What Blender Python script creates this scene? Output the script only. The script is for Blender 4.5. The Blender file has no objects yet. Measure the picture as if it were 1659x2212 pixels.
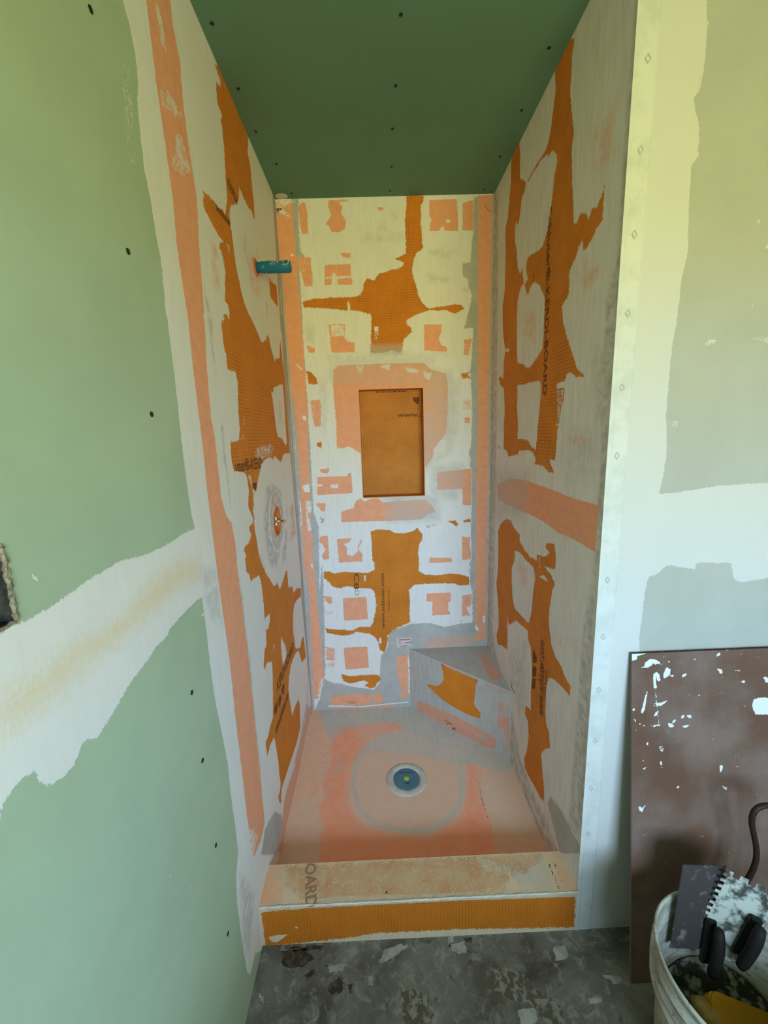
import bpy, bmesh, math, random
import numpy as np
from mathutils import Vector, Matrix

# ------------------------------------------------------------------ camera, world, light, exposure
SC = bpy.context.scene
COL = SC.collection
CAM = np.array([0.38336, -0.95148, 1.45650])
YAW, PITCH, ROLL, FPX = 0.014396, -0.188706, -0.033621, 889.08
W, D, H = 0.92, 0.9913, 2.4316          # alcove width, depth, room height
HC, CD, ZP, ZB = 0.1386, 0.1174, 0.0350, 0.3652   # curb height/depth, tray level, bench top
BX, BY = 0.4025, 0.3879                 # bench legs along back / right wall
NX0, NX1, NZ0, NZ1 = 0.3154, 0.6080, 1.1590, 1.6541   # niche opening
RX, RY = 2.45, -2.35                    # room extents (right wall, rear wall)

def cam_axes():
    cy, sy = math.cos(YAW), math.sin(YAW); cp, sp = math.cos(PITCH), math.sin(PITCH)
    cr, sr = math.cos(ROLL), math.sin(ROLL)
    f = np.array([sy*cp, cy*cp, sp]); r = np.array([cy, -sy, 0.0]); u = np.cross(r, f)
    return r*cr+u*sr, u*cr-r*sr, f
CR, CU, CF = cam_axes()
cd = bpy.data.cameras.new('camera'); cam = bpy.data.objects.new('camera', cd); COL.objects.link(cam)
m = Matrix(((CR[0], CU[0], -CF[0], CAM[0]), (CR[1], CU[1], -CF[1], CAM[1]), (CR[2], CU[2], -CF[2], CAM[2]), (0, 0, 0, 1)))
cam.matrix_world = m
cd.sensor_fit = 'HORIZONTAL'; cd.sensor_width = 36.0; cd.lens = FPX/1659*36.0; cd.clip_start = 0.01
SC.camera = cam

WIN = (0.35, 1.60, 0.92, 1.95)          # window opening in the rear wall: x0, x1, z0, z1
SKY = (0.55, 0.79, 1.06, 1); GROUND = (0.94, 0.87, 0.31, 1)
SKY_K, GROUND_K = 28.0, 18.5
wd = bpy.data.worlds.new('world'); SC.world = wd; wd.use_nodes = True
wn = wd.node_tree; wn.nodes.clear()
tc = wn.nodes.new('ShaderNodeTexCoord'); sp = wn.nodes.new('ShaderNodeSeparateXYZ')
mr = wn.nodes.new('ShaderNodeMapRange'); mr.inputs['From Min'].default_value = -0.03; mr.inputs['From Max'].default_value = 0.06
mx = wn.nodes.new('ShaderNodeMix'); mx.data_type = 'RGBA'
mx.inputs['A'].default_value = tuple(c*GROUND_K for c in GROUND[:3])+(1,)
mx.inputs['B'].default_value = tuple(c*SKY_K for c in SKY[:3])+(1,)
bg = wn.nodes.new('ShaderNodeBackground'); ow = wn.nodes.new('ShaderNodeOutputWorld')
wn.links.new(tc.outputs['Generated'], sp.inputs[0]); wn.links.new(sp.outputs['Z'], mr.inputs['Value'])
wn.links.new(mr.outputs[0], mx.inputs['Factor']); wn.links.new(mx.outputs['Result'], bg.inputs['Color'])
wn.links.new(bg.outputs[0], ow.inputs[0])
ld = bpy.data.lights.new('window_portal', 'AREA'); ld.shape = 'RECTANGLE'
ld.size = WIN[1]-WIN[0]; ld.size_y = WIN[3]-WIN[2]; ld.cycles.is_portal = True
lo = bpy.data.objects.new('window_portal', ld); COL.objects.link(lo)
lo.location = ((WIN[0]+WIN[1])/2, RY-0.02, (WIN[2]+WIN[3])/2); lo.rotation_euler = (math.radians(90), 0, 0)
SC.view_settings.view_transform = 'Standard'; SC.view_settings.look = 'None'
SC.view_settings.exposure = 0.0; SC.view_settings.gamma = 1.0; SC.view_settings.use_curve_mapping = False
try:
    SC.cycles.max_bounces = 10; SC.cycles.diffuse_bounces = 8
except Exception: pass

# ------------------------------------------------------------------ planes: 2-D coordinates on each real surface
class Plane:
    def __init__(s, O, U, V, N, mir=False):
        s.O, s.U, s.V, s.N = [np.array(a, float) for a in (O, U, V, N)]; s.mir = mir
    def p3(s, uv, off=0.0):
        uv = np.atleast_2d(uv); return s.O+uv[:, :1]*s.U+uv[:, 1:2]*s.V+off*s.N
    def hit(s, px):
        px = np.atleast_2d(np.array(px, float))
        d = CF+(px[:, :1]-829.5)/FPX*CR-(px[:, 1:2]-1106)/FPX*CU
        t = ((s.O-CAM)@s.N)/(d@s.N); q = CAM+t[:, None]*d-s.O
        return np.c_[q@s.U, q@s.V]
PB = Plane((0, D, 0), (1, 0, 0), (0, 0, 1), (0, -1, 0))
PL = Plane((0, 0, 0), (0, 1, 0), (0, 0, 1), (1, 0, 0))
PR = Plane((W, 0, 0), (0, 1, 0), (0, 0, 1), (-1, 0, 0), True)
PF = Plane((0, 0, 0), (1, 0, 0), (0, 0, 1), (0, -1, 0))
PZ0 = Plane((0, 0, 0), (1, 0, 0), (0, 1, 0), (0, 0, 1))
PZP = Plane((0, 0, ZP), (1, 0, 0), (0, 1, 0), (0, 0, 1))
PZC = Plane((0, 0, HC), (1, 0, 0), (0, 1, 0), (0, 0, 1))
PZB = Plane((0, 0, ZB), (1, 0, 0), (0, 1, 0), (0, 0, 1))
PCF = Plane((0, 0, 0), (1, 0, 0), (0, 0, 1), (0, -1, 0))
PNB = Plane((0, D+0.082, 0), (1, 0, 0), (0, 0, 1), (0, -1, 0))
bA = np.array([W-BX, D, 0]); bB = np.array([W, D-BY, 0]); bu = (bB-bA)/np.linalg.norm(bB-bA)
PBF = Plane(bA, bu, (0, 0, 1), np.cross(bu, (0, 0, 1)))
if PBF.N[1] > 0: PBF.N = -PBF.N

CROP = {'S': (0, 0, 1), 'C3': (560, 400, 3.0722), 'C4': (560, 780, 3.0722), 'C5': (560, 1120, 3.0722), 'C6': (540, 1480, 2.2419),
        'A': (400, 100, 6.9125), 'B': (420, 400, 6.9125), 'C': (440, 680, 6.9125), 'D': (460, 960, 6.9125),
        'E': (500, 1240, 6.9125), 'F': (500, 1520, 6.9125), 'L1': (0, 0, 2.6758), 'L2': (0, 600, 2.4397), 'L3': (0, 1200, 2.1857),
        'R4': (1020, 0, 3.568), 'R5': (1020, 560, 3.568), 'R6': (1020, 1100, 3.1605), 'G1': (1200, 0, 2.0109), 'G2': (1200, 1100, 1.9892),
        'K': (860, 1380, 6.3808), 'P': (1340, 1380, 5.2006), 'Q': (1320, 1780, 4.894), 'FL': (500, 1940, 1.8433)}
def pts(crop, s):
    """'x,y x,y ...' read off an enlarged view of the photo -> photo pixels; '@C x,y' switches view"""
    out = []; c = CROP[crop]
    for t in s.split():
        if t[0] == '@': c = CROP[t[1:]]; continue
        x, y = t.split(','); out.append((c[0]+float(x)/c[2], c[1]+float(y)/c[2]))
    return np.array(out)

def sdist(P, poly):
    """signed distance, negative inside"""
    x, y = P[:, 0], P[:, 1]; d2 = np.full(len(P), 1e9); ins = np.zeros(len(P), bool)
    n = len(poly)
    for i in range(n):
        a = poly[i]; b = poly[(i+1) % n]; e = b-a; L = e@e
        if L < 1e-14: continue
        t = np.clip(((x-a[0])*e[0]+(y-a[1])*e[1])/L, 0, 1)
        dx = x-a[0]-t*e[0]; dy = y-a[1]-t*e[1]; d2 = np.minimum(d2, dx*dx+dy*dy)
        if a[1] != b[1]:
            c = ((a[1] > y) != (b[1] > y)) & (x < (b[0]-a[0])*(y-a[1])/(b[1]-a[1])+a[0]); ins ^= c
    d = np.sqrt(d2); return np.where(ins, -d, d)

LAYERS = 'GPOKWVNTXgp'   # grey thinset and painted seam/corner shade, peach fleece, orange board, coral fleece, white smear, veil, green board, tan paper, dark mark
def masks(P, ops, plane):
    M = {l: np.full(len(P), 0.0 if l in 'gp' else -1.0) for l in LAYERS}
    for op in ops:
        lay, sign, soft, crop, s = op[:5]; cap = op[5] if len(op) > 5 else 1.0
        poly = plane.hit(pts(crop, s)) if isinstance(s, str) else np.array(s, float)
        if lay == 'O': soft *= 1.7
        faint = lay in 'GP' and cap <= .3 and sign == '+'
        if faint: soft *= 1.6
        lo = poly.min(0)-soft; hi = poly.max(0)+soft
        idx = np.nonzero((P[:, 0] > lo[0]) & (P[:, 0] < hi[0]) & (P[:, 1] > lo[1]) & (P[:, 1] < hi[1]))[0]
        if not len(idx): continue
        v = np.clip(-sdist(P[idx], poly)/soft, -1, 1)
        if faint:
            k = lay.lower(); M[k][idx] = np.maximum(M[k][idx], (v*.5+.5)*(.38+.9*(cap+.25))); continue
        v = np.minimum(v, cap)
        M[lay][idx] = np.maximum(M[lay][idx], v) if sign == '+' else np.minimum(M[lay][idx], -v)
    return M

# ------------------------------------------------------------------ object helpers
def tag(o, label=None, cat=None, group=None, kind=None):
    if label: o['label'] = label
    if cat: o['category'] = cat
    if group: o['group'] = group
    if kind: o['kind'] = kind
    return o
def link(name, me, mat=None, parent=None, smooth=False):
    o = bpy.data.objects.new(name, me); COL.objects.link(o)
    if mat is not None: me.materials.append(mat)
    if parent is not None: o.parent = parent
    if smooth:
        for p in me.polygons: p.use_smooth = True
    return o
def empty(name, loc=(0, 0, 0), rot=(0, 0, 0)):
    o = bpy.data.objects.new(name, None); COL.objects.link(o); o.location = loc; o.rotation_euler = rot
    o.empty_display_size = 0.05; return o
def bm_obj(name, bm, mat, parent=None, smooth=False):
    bmesh.ops.recalc_face_normals(bm, faces=bm.faces)
    me = bpy.data.meshes.new(name); bm.to_mesh(me); bm.free(); return link(name, me, mat, parent, smooth)
def box(bm, a, b, bev=0.0):
    r = bmesh.ops.create_cube(bm, size=1.0); vs = r['verts']
    for v in vs: v.co = Vector([a[i]+(v.co[i]+0.5)*(b[i]-a[i]) for i in range(3)])
    if bev > 0:
        es = list({e for v in vs for e in v.link_edges}); bmesh.ops.bevel(bm, geom=es, offset=bev, segments=2, affect='EDGES')
    return vs
def lathe(bm, prof, seg=64, cx=0, cy=0, cap=False):
    rings = []
    for r, z in prof:
        rings.append([bm.verts.new((cx+r*math.cos(2*math.pi*k/seg), cy+r*math.sin(2*math.pi*k/seg), z)) for k in range(seg)])
    for a, b in zip(rings, rings[1:]):
        for k in range(seg): bm.faces.new((a[k], a[(k+1) % seg], b[(k+1) % seg], b[k]))
    if cap: bm.faces.new(rings[0]); bm.faces.new(rings[-1])
def tube(bm, path, r, seg=12):
    path = [Vector(p) for p in path]; rings = []
    for i, p in enumerate(path):
        t = (path[min(i+1, len(path)-1)]-path[max(i-1, 0)]).normalized()
        a = t.cross(Vector((0.13, 0.4, 1.0))).normalized(); b = t.cross(a)
        rr = r[i] if isinstance(r, (list, tuple)) else r
        rings.append([bm.verts.new(p+a*rr*math.cos(2*math.pi*k/seg)+b*rr*math.sin(2*math.pi*k/seg)) for k in range(seg)])
    for A, B in zip(rings, rings[1:]):
        for k in range(seg): bm.faces.new((A[k], A[(k+1) % seg], B[(k+1) % seg], B[k]))
    bm.faces.new(rings[0]); bm.faces.new(rings[-1])
def extrude_poly(bm, p3, n, th):
    a = [bm.verts.new(Vector(p)) for p in p3]; b = [bm.verts.new(Vector(p)+Vector(n)*th) for p in p3]
    bm.faces.new(a); bm.faces.new(b[::-1])
    for i in range(len(a)):
        j = (i+1) % len(a); bm.faces.new((a[i], b[i], b[j], a[j]))

class Surf:
    """one mesh built of dense grid patches that carry the traced material masks as attributes"""
    def __init__(s): s.V = []; s.F = []; s.A = {l: [] for l in LAYERS}; s.UV = []; s.n = 0
    def add(s, p3, uv, M, faces):
        s.V.append(p3); s.F.append(faces+s.n); s.n += len(p3); s.UV.append(np.c_[uv, np.zeros(len(uv))])
        for l in LAYERS: s.A[l].append(M[l] if M else np.full(len(p3), 0.0 if l in 'gp' else -1.0))
    def grid(s, plane, us, vs, ops=(), keep=None, warp=None, off=0.0):
        us = np.array(us); vs = np.array(vs); U, V_ = np.meshgrid(us, vs); uv = np.c_[U.ravel(), V_.ravel()]
        nu, nv = len(us), len(vs); M = masks(uv, ops, plane) if ops else None
        i = np.arange(nu-1)[None, :]+nu*np.arange(nv-1)[:, None]; i = i.ravel()
        F = np.c_[i, i+1, i+1+nu, i+nu]
        if keep is not None:
            c = uv[F].mean(1); F = F[keep(c[:, 0], c[:, 1])]
        p3 = plane.p3(uv, off)
        if warp is not None: p3 = warp(p3)
        # face the normal
        a = p3[F[0, 1]]-p3[F[0, 0]]; b = p3[F[0, 3]]-p3[F[0, 0]]
        if np.cross(a, b)@plane.N < 0: F = F[:, ::-1]
        s.add(p3, uv, M, F)
    def tri(s, plane, A, B, C, n, ops=()):
        """triangular patch A (apex) - B - C in plane coordinates"""
        A, B, C = map(np.array, (A, B, C)); t = np.linspace(0, 1, n)
        S, T = np.meshgrid(t, t); uv = A+(S.ravel()[:, None])*((1-T.ravel()[:, None])*(B-A)+T.ravel()[:, None]*(C-A))
        M = masks(uv, ops, plane); i = (np.arange(n-1)[None, :]+n*np.arange(n-1)[:, None]).ravel()
        F = np.c_[i, i+1, i+1+n, i+n]; p3 = plane.p3(uv)
        a = p3[F[5, 1]]-p3[F[5, 0]]; b = p3[F[5, 3]]-p3[F[5, 0]]
        if np.cross(a, b)@plane.N < 0: F = F[:, ::-1]
        s.add(p3, uv, M, F)
    def quad(s, p, mask=None):
        p = np.array(p, float); uv = p[:, :2]; M = {l: np.full(4, 0.0 if l in 'gp' else -1.0) for l in LAYERS}
        if mask: M[mask][:] = 1
        s.add(p, uv, M, np.array([[0, 1, 2, 3]]))
    def build(s, name, mat, parent=None):
        V = np.concatenate(s.V).astype(np.float32); F = np.concatenate(s.F).astype(np.int32)
        me = bpy.data.meshes.new(name); me.vertices.add(len(V)); me.vertices.foreach_set('co', V.ravel())
        me.loops.add(F.size); me.loops.foreach_set('vertex_index', F.ravel())
        me.polygons.add(len(F)); me.polygons.foreach_set('loop_start', np.arange(0, F.size, 4, dtype=np.int32))
        me.polygons.foreach_set('loop_total', np.full(len(F), 4, np.int32)); me.update(calc_edges=True)
        for l in LAYERS:
            at = me.attributes.new('m'+l, 'FLOAT', 'POINT'); at.data.foreach_set('value', np.concatenate(s.A[l]).astype(np.float32))
        at = me.attributes.new('puv', 'FLOAT_VECTOR', 'POINT'); at.data.foreach_set('vector', np.concatenate(s.UV).astype(np.float32).ravel())
        me.validate(); return link(name, me, mat, parent)

def frange(a, b, step, extra=()):
    n = max(2, int(round((b-a)/step))+1); v = np.linspace(a, b, n)
    for e in extra: v[np.argmin(abs(v-e))] = e
    return v

# ------------------------------------------------------------------ materials
class NT:
    def __init__(s, name):
        s.mat = bpy.data.materials.new(name); s.mat.use_nodes = True; s.t = s.mat.node_tree
        s.b = s.t.nodes['Principled BSDF']; s.b.inputs['Roughness'].default_value = 0.8; s.b.inputs['Specular IOR Level'].default_value = 0.25
    def n(s, kind, **k):
        x = s.t.nodes.new(kind)
        for a, v in k.items(): setattr(x, a, v)
        return x
    def ln(s, a, b): s.t.links.new(a, b)
    def val(s, inp, v):
        if isinstance(v, bpy.types.NodeSocket): s.ln(v, inp)
        else: inp.default_value = v
    def math(s, op, a, b=0.0, clamp=False):
        x = s.n('ShaderNodeMath', operation=op, use_clamp=clamp); s.val(x.inputs[0], a); s.val(x.inputs[1], b); return x.outputs[0]
    def mix(s, f, a, b, blend='MIX'):
        x = s.n('ShaderNodeMix', data_type='RGBA', blend_type=blend)
        s.val(x.inputs['Factor'], f)
        for k, v in (('A', a), ('B', b)):
            if isinstance(v, tuple): v = (*v[:3], 1)
            s.val(x.inputs[k], v)
        return x.outputs['Result']
    def noise(s, vec, scale, detail=4, rough=0.55, dist=0.0):
        x = s.n('ShaderNodeTexNoise'); x.inputs['Scale'].default_value = scale; x.inputs['Detail'].default_value = detail
        x.inputs['Roughness'].default_value = rough; x.inputs['Distortion'].default_value = dist; s.ln(vec, x.inputs['Vector']); return x.outputs['Fac']
    def scale(s, vec, v3):
        x = s.n('ShaderNodeMapping'); x.inputs['Scale'].default_value = v3; s.ln(vec, x.inputs['Vector']); return x.outputs[0]
    def ramp(s, fac, lo, hi):
        x = s.n('ShaderNodeMapRange'); x.clamp = True; s.val(x.inputs['Value'], fac); x.inputs['From Min'].default_value = lo; x.inputs['From Max'].default_value = hi
        return x.outputs[0]
    def bump(s, h, dist, strength=1.0):
        x = s.n('ShaderNodeBump'); x.inputs['Distance'].default_value = dist; x.inputs['Strength'].default_value = strength; s.ln(h, x.inputs['Height']); s.ln(x.outputs[0], s.b.inputs['Normal'])

C_WHITE = (0.82, 0.80, 0.77); C_WHITE2 = (0.72, 0.70, 0.665); C_GREY = (0.50, 0.49, 0.46); C_GREY2 = (0.42, 0.41, 0.38)
C_OR = (0.66, 0.215, 0.020); C_PK = (0.90, 0.405, 0.235); C_CORAL = (0.86, 0.26, 0.145); C_GREEN = (0.42, 0.525, 0.365)
C_TAN = (0.78, 0.66, 0.48)

def build_surface_material(name, white=C_WHITE, white2=C_WHITE2, waffle=0.0105, wdir=(1, 1), streak=1.0, green=C_GREEN, peach=C_PK, orange=C_OR, veil_c=C_GREY, coral=C_CORAL, grey=(C_GREY, C_GREY2)):
    t = NT(name); at = t.n('ShaderNodeAttribute', attribute_name='puv').outputs['Vector']
    n1 = t.noise(at, 45, 5, 0.6); n2 = t.noise(at, 220, 3, 0.6); n3 = t.noise(t.scale(at, (60, 9, 1)), 1.0, 4, 0.6)
    n4 = t.noise(t.scale(at, (420, 60, 1)), 1.0, 3, 0.6)
    edge = t.math('ADD', t.math('MULTIPLY', t.math('SUBTRACT', n1, 0.5), 3.4), t.math('MULTIPLY', t.math('SUBTRACT', n2, 0.5), 4.6))
    edge = t.math('ADD', edge, t.math('MULTIPLY', t.math('SUBTRACT', n4, 0.5), 4.0))
    def lay(l, amp=1.0, sharp=5.0):
        a = t.n('ShaderNodeAttribute', attribute_name='m'+l).outputs['Fac']
        # noise acts only where the mask is near its edge
        w = t.math('SUBTRACT', 1.0, t.math('MULTIPLY', t.math('ABSOLUTE', a), 0.75))
        v = t.math('ADD', a, t.math('MULTIPLY', t.math('MULTIPLY', edge, amp), w))
        return t.math('ADD', t.math('MULTIPLY', v, sharp), 0.5, clamp=True)
    # base joint compound / thinset
    big = t.noise(at, 5, 5, 0.6); col = t.mix(t.math('MULTIPLY', t.ramp(n3, 0.42, 0.72), min(1.0, streak)), white, white2)
    col = t.mix(t.math('MULTIPLY', t.ramp(big, 0.45, 0.75), 0.35), col, white2)
    # green board
    fN = lay('N', 0.5, 6); g2 = tuple(c*0.94 for c in green); col = t.mix(fN, col, t.mix(t.ramp(big, 0.4, 0.6), green, g2))
    fW0 = lay('T', 0.45, 0.9); col = t.mix(fW0, col, C_TAN)
    fG = lay('G', 0.8, 4); gc = t.mix(t.ramp(t.noise(at, 14, 6, 0.65), 0.35, 0.65), grey[0], grey[1]); col = t.mix(fG, col, gc)
    fg = t.n('ShaderNodeAttribute', attribute_name='mg').outputs['Fac']; fp = t.n('ShaderNodeAttribute', attribute_name='mp').outputs['Fac']
    sm = t.ramp(t.noise(at, 34, 6, 0.65), 0.34, 0.62); col = t.mix(t.math('MULTIPLY', fg, sm, clamp=True), col, grey[1]); col = t.mix(t.math('MULTIPLY', fp, sm, clamp=True), col, tuple(c*.86 for c in peach))
    fP = lay('P', 1.0, 5); pc = t.mix(t.ramp(t.noise(at, 30, 6, 0.7), 0.35, 0.7), peach, tuple(c*0.88 for c in peach)); col = t.mix(fP, col, pc)
    fK = lay('K', 1.0, 2.6); kc = t.mix(t.ramp(t.noise(at, 18, 6, 0.7), 0.3, 0.7), coral, (coral[0]*.95, coral[1]*1.3, coral[2]*1.5)); col = t.mix(fK, col, kc)
    # orange board with its printed/embossed grid
    fO = lay('O', 1.0, 6); sx = t.n('ShaderNodeSeparateXYZ'); t.ln(at, sx.inputs[0])
    def lines(o, wgt):
        p = t.math('PINGPONG', t.math('MULTIPLY', o, 1.0/waffle), 0.5)
        return t.math('MULTIPLY', t.math('SUBTRACT', 1.0, t.ramp(p, 0.04, 0.16)), wgt)
    gl = t.math('MAXIMUM', lines(sx.outputs[0], wdir[0]), lines(sx.outputs[1], wdir[1]))
    gl = t.math('MULTIPLY', gl, t.ramp(t.noise(at, 9, 3), 0.3, 0.6))
    oc = t.mix(t.ramp(t.noise(at, 20, 5, 0.65), 0.35, 0.7), orange, tuple(c*1.12 for c in orange))
    oc = t.mix(t.math('MULTIPLY', gl, 0.58), oc, (0.26, 0.085, 0.012)); col = t.mix(fO, col, oc)
    fV = t.n('ShaderNodeAttribute', attribute_name='mV').outputs['Fac']
    vv = t.math('MULTIPLY', t.math('ADD', fV, 1.0), 0.5); vv = t.math('MULTIPLY', vv, t.ramp(t.noise(at, 12, 6, 0.65), 0.1, 0.62)); col = t.mix(vv, col, veil_c)
    fW = lay('W', 1.0, 5); col = t.mix(fW, col, white)
    fX = lay('X', 0.8, 3); col = t.mix(fX, col, (0.05, 0.045, 0.04))
    t.ln(col, t.b.inputs['Base Color']); t.b.inputs['Roughness'].default_value = 0.72
    h = t.math('ADD', t.math('MULTIPLY', t.math('SUBTRACT', 1.0, fO), 1.0), t.math('MULTIPLY', n3, 0.35*streak))
    h = t.math('ADD', h, t.math('MULTIPLY', fP, -0.35)); h = t.math('ADD', h, t.math('MULTIPLY', t.math('MULTIPLY', gl, fO), -0.6)); h = t.math('ADD', h, t.math('MULTIPLY', n2, 0.12))
    h = t.math('ADD', h, t.math('MULTIPLY', fN, -0.5)); h = t.math('ADD', h, t.math('MULTIPLY', fW, 0.5))
    t.bump(h, 0.0009, 0.8); return t.mat

def simple(name, col, rough=0.6, metal=0.0, noise=None, bumpd=0.0, spec=None):
    t = NT(name); t.b.inputs['Roughness'].default_value = rough; t.b.inputs['Metallic'].default_value = metal
    if spec is not None: t.b.inputs['Specular IOR Level'].default_value = spec
    if noise:
        c2, sc, lo, hi = noise; ob = t.n('ShaderNodeTexCoord').outputs['Object']; f = t.noise(ob, sc, 5, 0.65)
        c = t.mix(t.ramp(f, lo, hi), col, c2); t.ln(c, t.b.inputs['Base Color'])
        if bumpd: t.bump(f, bumpd)
    else: t.b.inputs['Base Color'].default_value = (*col, 1)
    return t.mat

M_WALL = build_surface_material('board_and_thinset', streak=.55)
M_RIGHT = build_surface_material('board_and_thinset_right', white=(0.78, 0.77, 0.745), white2=(0.67, 0.66, 0.63))
M_LEFT = build_surface_material('board_and_thinset_left', white=(0.80, 0.785, 0.75), white2=(0.72, 0.70, 0.66), wdir=(0.12, 1), streak=.45)
M_FRONT = build_surface_material('joint_compound', white=(0.58, 0.57, 0.54), white2=(0.55, 0.54, 0.51), streak=0.15, green=(0.42, 0.42, 0.37))
M_TRAY = build_surface_material('tray_fleece', white=(0.60, 0.575, 0.53), white2=(0.52, 0.49, 0.45), peach=(0.88, 0.54, 0.38), veil_c=(0.74, 0.58, 0.46), coral=(0.98, 0.35, 0.20), grey=((0.62, 0.59, 0.52), (0.55, 0.52, 0.45)))
M_CURB = build_surface_material('curb_board', white=(0.70, 0.55, 0.38), white2=(0.66, 0.49, 0.30), wdir=(1, 0.35), waffle=0.009, veil_c=(0.76, 0.57, 0.35), orange=(0.56, 0.16, 0.010))
M_BENCH = build_surface_material('bench_board', white=C_GREY, white2=C_GREY2, wdir=(1, 0.1), peach=(0.72, 0.36, 0.25))
M_INK = simple('printing_ink', (0.16, 0.06, 0.015), 0.7)
M_PEN = simple('pen_ink', (0.03, 0.028, 0.03), 0.7)
M_SCREW = simple('black_phosphate', (0.02, 0.022, 0.02), 0.45, 0.3)
M_PLASTER = simple('plaster_dab', (0.62, 0.60, 0.56), 0.8, noise=((0.5, 0.5, 0.46), 40, 0.4, 0.7))

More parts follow.
